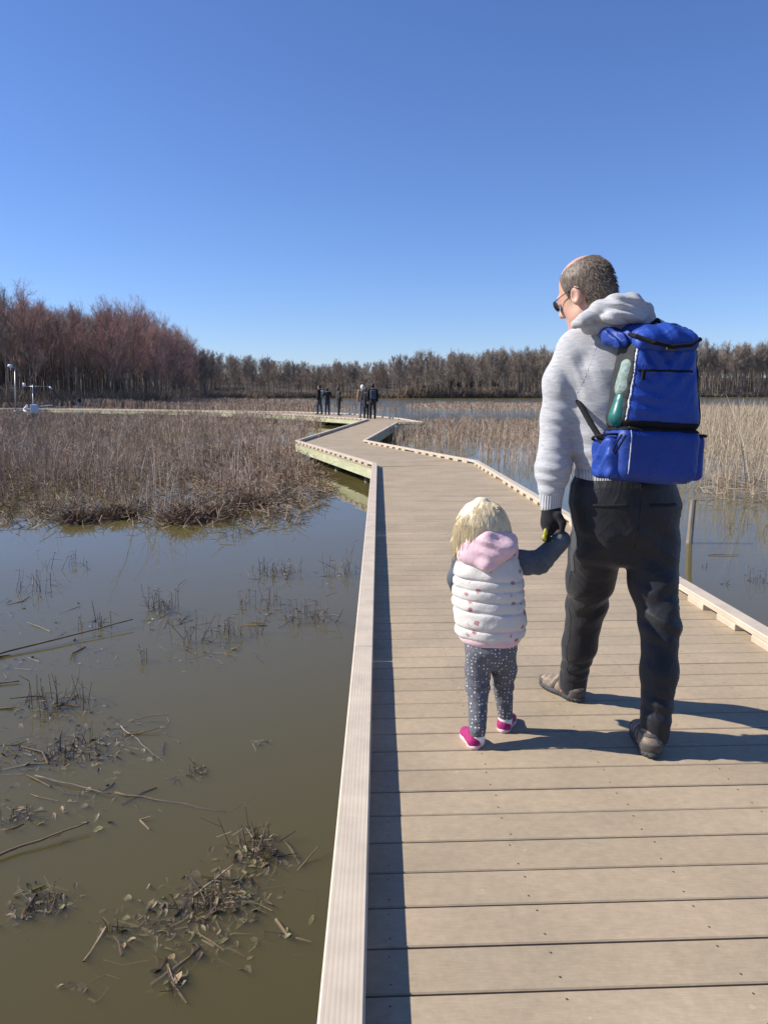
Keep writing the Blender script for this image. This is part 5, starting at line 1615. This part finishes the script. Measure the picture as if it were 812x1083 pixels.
def m_dots():
    m, nt, N, L, p = new_mat('grey_dotted_jersey')
    tc = N.new('ShaderNodeTexCoord'); vo = N.new('ShaderNodeTexVoronoi'); vo.inputs['Scale'].default_value = 74; vo.inputs['Randomness'].default_value = .35; L.new(tc.outputs['Object'], vo.inputs['Vector'])
    mask = ramp(N, L, vo.outputs['Distance'], [(.20, (1, 1, 1)), (.25, (0, 0, 0))])
    g_ = ramp(N, L, noise(N, L, 90, 4), [(.3, (.085, .087, .10)), (.7, (.135, .137, .152))])
    L.new(mixc(N, L, mask, g_, (.62, .6, .6)), p.inputs['Base Color']); p.inputs['Roughness'].default_value = .9
    bump(N, L, p, noise(N, L, 40, 4), .4, .004); return m
M_VEST, M_DOTS = m_vest(), m_dots()
M_PINK = m_cloth('pink_fleece', (.68, .46, .49), .08, 20, .95, 300, .3, .3)
M_SLEEVE = m_cloth('slate_grey_jersey', (.085, .098, .112), .2, 16, .9, 400, .2, .1, .35, 12, (1, 1, 1))
M_MAG = m_cloth('magenta_shoe', (.33, .012, .12), .15, 20, .65, 500); M_WSOLE = simple('pale_pink_sole', (.72, .50, .52), .1, 30, .6)
M_SOCK = m_cloth('white_sock', (.75, .72, .72), .05, 20, .95)

vest = loft([at(518, 667, 2.775), at(518, 655, 2.775), at(517, 640, 2.78), at(516, 620, 2.78), at(515, 603, 2.78), at(514, 589, 2.785), at(513, 577, 2.79)], [.128, .133, .133, .131, .126, .112, .075], [.100, .106, .108, .106, .10, .088, .06], Bk)
seams = np.array([at(516, y_, 2.68)[2] for y_ in (669, 650, 638.5, 627, 616.5)])
sw = wob(101, 16, .006, 4)
def quilt(P):
    z = P[:, 2] + sw(P); d = np.min(np.abs(z[:, None] - seams[None].astype(np.float32)), axis=1)
    return .0075 * np.exp(-d / .0045) - .002
vestq = disp(vest, lambda P: quilt(P) + wob(102, 60, .0028, 6)(P) + wob(103, 26, .003)(P))
for s, arm in ((1, cone(kshR + [-.012, 0, 0], kelR, .040, .030)), (-1, cone(kshL + [.0, 0, 0], kelL, .040, .034))):
    vestq = cut(vestq, arm, .006)
mesh_sdf('vest', vestq, klo, khi, .0035, M_VEST, kid, KO)
mesh_sdf('pink_hem', disp(loft([at(518, 673, 2.77), at(518, 662, 2.77)], [.116, .122], [.094, .097], Bk), wob(104, 30, .003)), klo, khi, .004, M_PINK, kid, KO)
for sh, el_, rr_ in ((kshR, kelR, .041),):
    ax_ = (el_ - sh) / np.linalg.norm(el_ - sh)
    B_ = np.array(Vector([float(v) for v in ax_]).to_track_quat('Z', 'Y').to_matrix(), np.float32)
    mesh_sdf('armhole_trim', torus(sh + ax_ * .006 + [-.006, 0, .002], .042, .009, B_, 1.1), klo, khi, .004, M_PINK, kid, KO)
# hood resting on the back
hc = at(517, 581, 2.70)
kh1 = union([ell(hc + [-.002, .01, -.006], (.106, .052, .050), Bk @ basis(0, R(-25), R(-12))), chain([at(493, 573, 2.74), at(515, 569, 2.69), at(540, 570, 2.73)], [.020, .026, .022], .01), cone(at(488, 588, 2.76), at(515, 597, 2.68), .016, .02), cone(at(515, 597, 2.68), at(541, 577, 2.73), .02, .018)], .03)
kh1 = disp(kh1, lambda P: wob(106, 40, .0016)(P) + folds(at(520, 579, 2.65), (.25, 0, 1), .04, .0045, .06, 31)(P))
mesh_sdf('hood', kh1, klo, khi, .0035, M_PINK, kid, KO)
# sleeves
slr = disp(chain([kshR + [-.01, 0, 0], at(557, 595, 2.785), kelR, kwrR + [.003, 0, .006]], [.042, .041, .040, .035], .02), lambda P: wob(107, 45, .003)(P) + folds(kelR + [0, -.03, 0], (1, 0, .6), .03, .004, .05, 32)(P))
mesh_sdf('sleeve', slr, klo, khi, .0035, M_SLEEVE, kid, KO)
mesh_sdf('sleeve', disp(chain([kshL, kelL, kwrL], [.038, .034, .026], .01), wob(108, 40, .003)), klo, khi, .004, M_SLEEVE, kid, KO)
# leggings
kl = union([loft([at(519, 700, 2.765), at(519, 685, 2.765), kwst], [.082, .097, .100], [.062, .080, .082], Bk), chain([khipL, at(505, 708, 2.765), kkneeL, kankL + [0, 0, .012]], [.049, .047, .042, .031], .015), chain([khipR, at(533, 708, 2.81), kkneeR, kankR + [0, 0, .012]], [.050, .046, .039, .029], .015)], .014)
kl = disp(kl, lambda P: wob(109, 35, .003)(P) + folds(kkneeL + [0, -.04, .01], (.4, 0, 1), .04, .004, .06, 33)(P) + folds(kkneeR + [0, -.04, 0], (-.3, 0, 1), .04, .0035, .06, 34)(P) + folds(kankL + [0, -.03, .04], (0, 0, 1), .028, .002, .05, 35)(P))
mesh_sdf('leggings', kl, klo, khi, .0035, M_DOTS, kid, KO)
for a, hp, yw, mr in ((kankL, on(503, 793, 0), R(10), -1), (kankR, on(531, 775.5, 0), R(-22), 1)):
    mesh_sdf('sock', cone(a + [0, 0, -.004], a + [0, .008, -.03], .0275, .028), a - .08, a + .08, .004, M_SOCK, kid, KO)
    B, c, sole, up, a_, b_ = shoe(hp, yw, mr, kid, .49)
    t = mesh_sdf('shoe', grow(inter(up, lambda P: P[:, 2] - .048), .005), a_, b_, .003, M_MAG, kid, KO)
    mesh_sdf('sole', grow(sole, .004), a_ - [0, 0, .01], b_, .003, M_WSOLE, t, KO)
    MB().tube([c(-.046, .07, .07) - KO, c(0, .085, .098) - KO, c(.046, .07, .07) - KO], .006, 6).build('strap', M_MAG, t, True)
# hair : bell shaped bob with loose strands
hb_ = loft([at(509, 529, 2.79), at(509, 533.5, 2.79), at(509, 541, 2.79), at(510, 552, 2.79), at(511, 564, 2.785), at(511, 575, 2.78), at(508, 584, 2.775)], [.025, .055, .076, .093, .101, .104, .088], [.03, .06, .085, .10, .100, .092, .07], Bkh)
def strands(P):
    a = np.arctan2(P[:, 0] - KH[0], -(P[:, 1] - KH[1])); z = P[:, 2]
    return (.0045 * np.sin(a * 19 + 4 * np.sin(z * 26 + a * 2)) + .0028 * np.sin(a * 43 + 3 * np.sin(z * 40))).astype(np.float32)
hbf = disp(hb_, lambda P: strands(P) * .3)
hbf = cut(hbf, ell(kh(0, .085, -.03), (.06, .05, .075), Bkh), .006)
kho = mesh_sdf('hair', hbf, KH - .17, KH + .17, .0035, M_HAIRC, kid, KO)
r = np.random.default_rng(5); mb = MB()
top = at(508, 533, 2.80)
zs_ = np.array([at(510, y_, 2.79)[2] for y_ in (529, 533.5, 541, 552, 564, 575, 584, 592)]); rx_ = np.array([.025, .055, .076, .093, .101, .104, .10, .095]); ry_ = np.array([.03, .06, .085, .10, .10, .095, .088, .08])
for lk in range(120):                                  # locks : each a sheaf of strands drawing together at its tip
    a0 = r.uniform(-2.35, 2.35); zend0 = zs_[-2] + r.normal(.006, .012) - (.012 if a0 < -.4 else 0); tw0 = r.normal(0, .16); ph0 = r.uniform(0, 6.28); wv0 = r.uniform(.002, .009)
    z00 = zs_[0] - r.uniform(0, .03); lift = r.uniform(1.0, 1.05)
    for k in range(34):
        n = 9; f = np.linspace(0, 1, n); da = r.normal(0, .075); ex = (lift + r.normal(0, .012)) * (1 - .04 * f ** 3)
        zz = np.linspace(z00 - r.uniform(0, .012), zend0 + r.normal(0, .004), n); z2 = np.clip(zz, zs_.min(), zs_.max())
        rx, ry = np.interp(-z2, -zs_, rx_) * ex, np.interp(-z2, -zs_, ry_) * ex
        aa = a0 + tw0 * f + da * (1 - .72 * f ** 1.5) + .05 * np.sin(f * 5 + ph0)
        wv_ = wv0 * np.sin(f * 6.5 + ph0) * f
        pts = np.stack([KH[0] - .004 + np.sin(aa) * (rx + wv_), KH[1] - np.cos(aa) * (ry + wv_), zz], 1)
        if r.uniform() < .06: pts[-4:] += np.outer([.1, .4, .8, 1.4], [np.sin(aa[-1]) * .012, -np.cos(aa[-1]) * .012, .004])
        rad = np.linspace(.0008, .0004, n)
        mb.sticks(pts[:-1] - KO, pts[1:] - KO, rad[:-1], rad[1:], 3)
q = mb.build('hair_strand', M_HAIRC, kho); q['kind'] = 'stuff'

# ------------------------------------------------------------------ the other walkers far down the boardwalk
def walker(px, D, h, yaw, label, jacket, legs, hair, seed, zbase=0.0, hat=None, arms='down', jl=.48, bagcol=None):
    r = np.random.default_rng(seed); x = (px - CX) / FPX * D * .99; o = np.array([x, D, zbase]); s = h / 1.75
    t = empty('person', o); tag(t, label, 'person'); B = basis(yaw)
    c = lambda a, b_, z: o + (B @ np.array([a, b_, z])) * s
    st = r.uniform(.03, .10)
    hipl, hipr = c(-.09, 0, .88), c(.09, 0, .88); knl, knr = c(-.10, st, .48), c(.10, -st * .3, .48); anl, anr = c(-.11, st * .8, .08), c(.11, -st, .08)
    if arms == 'down': al = [c(-.20, 0, 1.42), c(-.25, -.02, 1.13), c(-.24, .05, .90)]; ar = [c(.20, 0, 1.42), c(.25, -.02, 1.13), c(.24, .05, .90)]
    elif arms == 'camera': al = [c(-.20, 0, 1.42), c(-.29, .12, 1.24), c(-.10, .26, 1.42)]; ar = [c(.20, 0, 1.42), c(.29, .12, 1.24), c(.10, .26, 1.42)]
    else: al = [c(-.20, 0, 1.42), c(-.24, .0, 1.15), c(-.05, .2, 1.12)]; ar = [c(.20, 0, 1.42), c(.25, -.02, 1.13), c(.22, .12, .95)]
    hd_ = union([ell(c(0, .01, 1.64), np.array([.075, .095, .115]) * s, B), cone(c(0, .10, 1.63), c(0, .115, 1.61), .012 * s, .015 * s), cone(c(0, 0, 1.40), c(0, 0, 1.56), .06 * s, .052 * s)], .02)
    hand_ = []
    for A in (al, ar):
        v = (A[2] - A[1]) / np.linalg.norm(A[2] - A[1]); hand_.append(ell(A[2] + v * .07 * s, np.array([.035, .035, .06]) * s))
        hand_ += [cone(A[2] + v * .10 * s + B @ np.array([.014 * (k - 1.5), 0, 0]) * s, A[2] + v * .16 * s + B @ np.array([.017 * (k - 1.5), 0, 0]) * s, .009 * s, .008 * s) for k in range(4)]
    bf = union([hd_, loft([c(0, 0, .85), c(0, 0, 1.15), c(0, 0, 1.42)], [.13 * s, .13 * s, .13 * s], [.09 * s, .09 * s, .08 * s], B), chain([hipl, knl, anl, anl - [0, 0, .05]], [.07 * s, .05 * s, .04 * s, .04 * s], .02), chain([hipr, knr, anr, anr - [0, 0, .05]], [.07 * s, .05 * s, .04 * s, .04 * s], .02),
                chain(al, [.045 * s, .038 * s, .03 * s], .02), chain(ar, [.045 * s, .038 * s, .03 * s], .02)] + hand_, .02)
    lo_, hi_ = o + [-.55 * s, -.5 * s, 0], o + [.55 * s, .5 * s, 1.85 * s]
    hh = .016
    mesh_sdf('body', bf, lo_, hi_, hh, M_SKIN, t, o)
    jk = union([loft([c(0, 0, 1.42 - jl * 1.2), c(0, 0, 1.2), c(0, 0, 1.40), c(0, 0, 1.49)], [.175 * s, .18 * s, .185 * s, .09 * s], [.125 * s, .125 * s, .12 * s, .07 * s], B), chain(al, [.075 * s, .062 * s, .052 * s], .03), chain(ar, [.075 * s, .062 * s, .052 * s], .03), cone(al[0], ar[0], .07 * s, .07 * s)], .04)
    mesh_sdf('jacket', disp(jk, wob(seed, 18, .01)), lo_, hi_, hh, m_cloth('jacket_cloth', jacket, .2, 6), t, o)
    tr_ = union([loft([c(0, 0, .80), c(0, 0, .98)], [.17 * s, .165 * s], [.12 * s, .115 * s], B), chain([hipl, knl, anl], [.10 * s, .075 * s, .06 * s], .02), chain([hipr, knr, anr], [.10 * s, .075 * s, .06 * s], .02)], .02)
    mesh_sdf('trousers', disp(tr_, wob(seed + 1, 16, .008)), lo_, hi_, hh, m_cloth('trouser_cloth', legs, .2, 6), t, o)
    for a in (anl, anr):
        f_ = union([cone([a[0], a[1], o[2] + .045 * s], np.array([a[0], a[1], o[2] + .04 * s]) + B @ np.array([0, .17, 0]) * s, .05 * s, .04 * s)], .01)
        mesh_sdf('shoe', inter(f_, lambda P: -(P[:, 2] - o[2])), lo_, hi_, hh, M_SHOE2, t, o)
    hr = inter(grow(ell(c(0, -.005, 1.655), np.array([.08, .10, .115]) * s, B), .012), lambda P: ((P - _v(o)) @ B)[:, 1] / s - .05 - (((P - _v(o)) @ B)[:, 2] / s - 1.66) * .6)
    mesh_sdf('hat' if hat else 'hair', hr if not hat else grow(hr, .01), lo_, hi_, hh, simple('hat_cloth', hat, .1) if hat else simple('dark_hair', hair, .3), t, o)
    if bagcol:
        bo_ = c(0, -.21, 1.02); b_ = empty('backpack', bo_); tag(b_, bagcol[1], 'backpack')
        mesh_sdf('bag', disp(box(c(0, -.21, 1.22), np.array([.14, .085, .22]) * s, .05, B), wob(seed + 5, 20, .008)), lo_, hi_, hh, m_cloth('bag_cloth', bagcol[0], .2), b_, bo_)
        for q in (-1, 1): mesh_sdf('shoulder_strap', chain([c(q * .09, -.14, 1.40), c(q * .10, .0, 1.50), c(q * .11, .12, 1.38), c(q * .13, .05, 1.1)], [.022 * s] * 4, .01), lo_, hi_, hh, M_BLK, b_, bo_)
    return t

walker(338, 46.2, 1.72, R(70), 'dark clad walker wearing a pale pack, leftmost on the far boardwalk', (.012, .013, .016), (.035, .045, .07), (.02, .015, .012), 501, bagcol=((.22, .25, .29), 'small pale backpack worn by the leftmost far walker'))
walker(346, 45.2, 1.55, R(10), 'short dark clad walker lifting both arms beside the leftmost far walker', (.012, .013, .02), (.03, .04, .065), (.02, .015, .012), 502, arms='camera')
walker(358, 44.2, 1.55, R(-60), 'far walker all in black standing alone at the kerb with hands folded', (.012, .011, .012), (.012, .012, .014), (.03, .02, .014), 503, arms='front', jl=.6)
walker(383.2, 40.2, 1.66, R(20), 'far walker in a tan jacket, pale cap and light jeans', (.30, .20, .12), (.13, .17, .24), (.1, .08, .06), 504, hat=(.70, .70, .70))
walker(387.0, 39.0, 1.50, R(-10), 'shorter dark coated walker between the tan jacket and the man in black', (.018, .018, .028), (.02, .022, .03), (.05, .03, .02), 505, arms='front', jl=.6)
walker(394.0, 38.6, 1.72, R(6), 'tall dark jacketed man with a blue grey pack, rightmost far walker', (.012, .013, .017), (.02, .022, .028), (.02, .015, .012), 506, bagcol=((.045, .06, .095), 'blue grey backpack on the rightmost far walker'))
walker(84, 61.6, 1.0, R(0), 'tiny child in dark top and blue jeans far left on the walkway', (.015, .015, .025), (.14, .18, .28), (.03, .02, .015), 507)
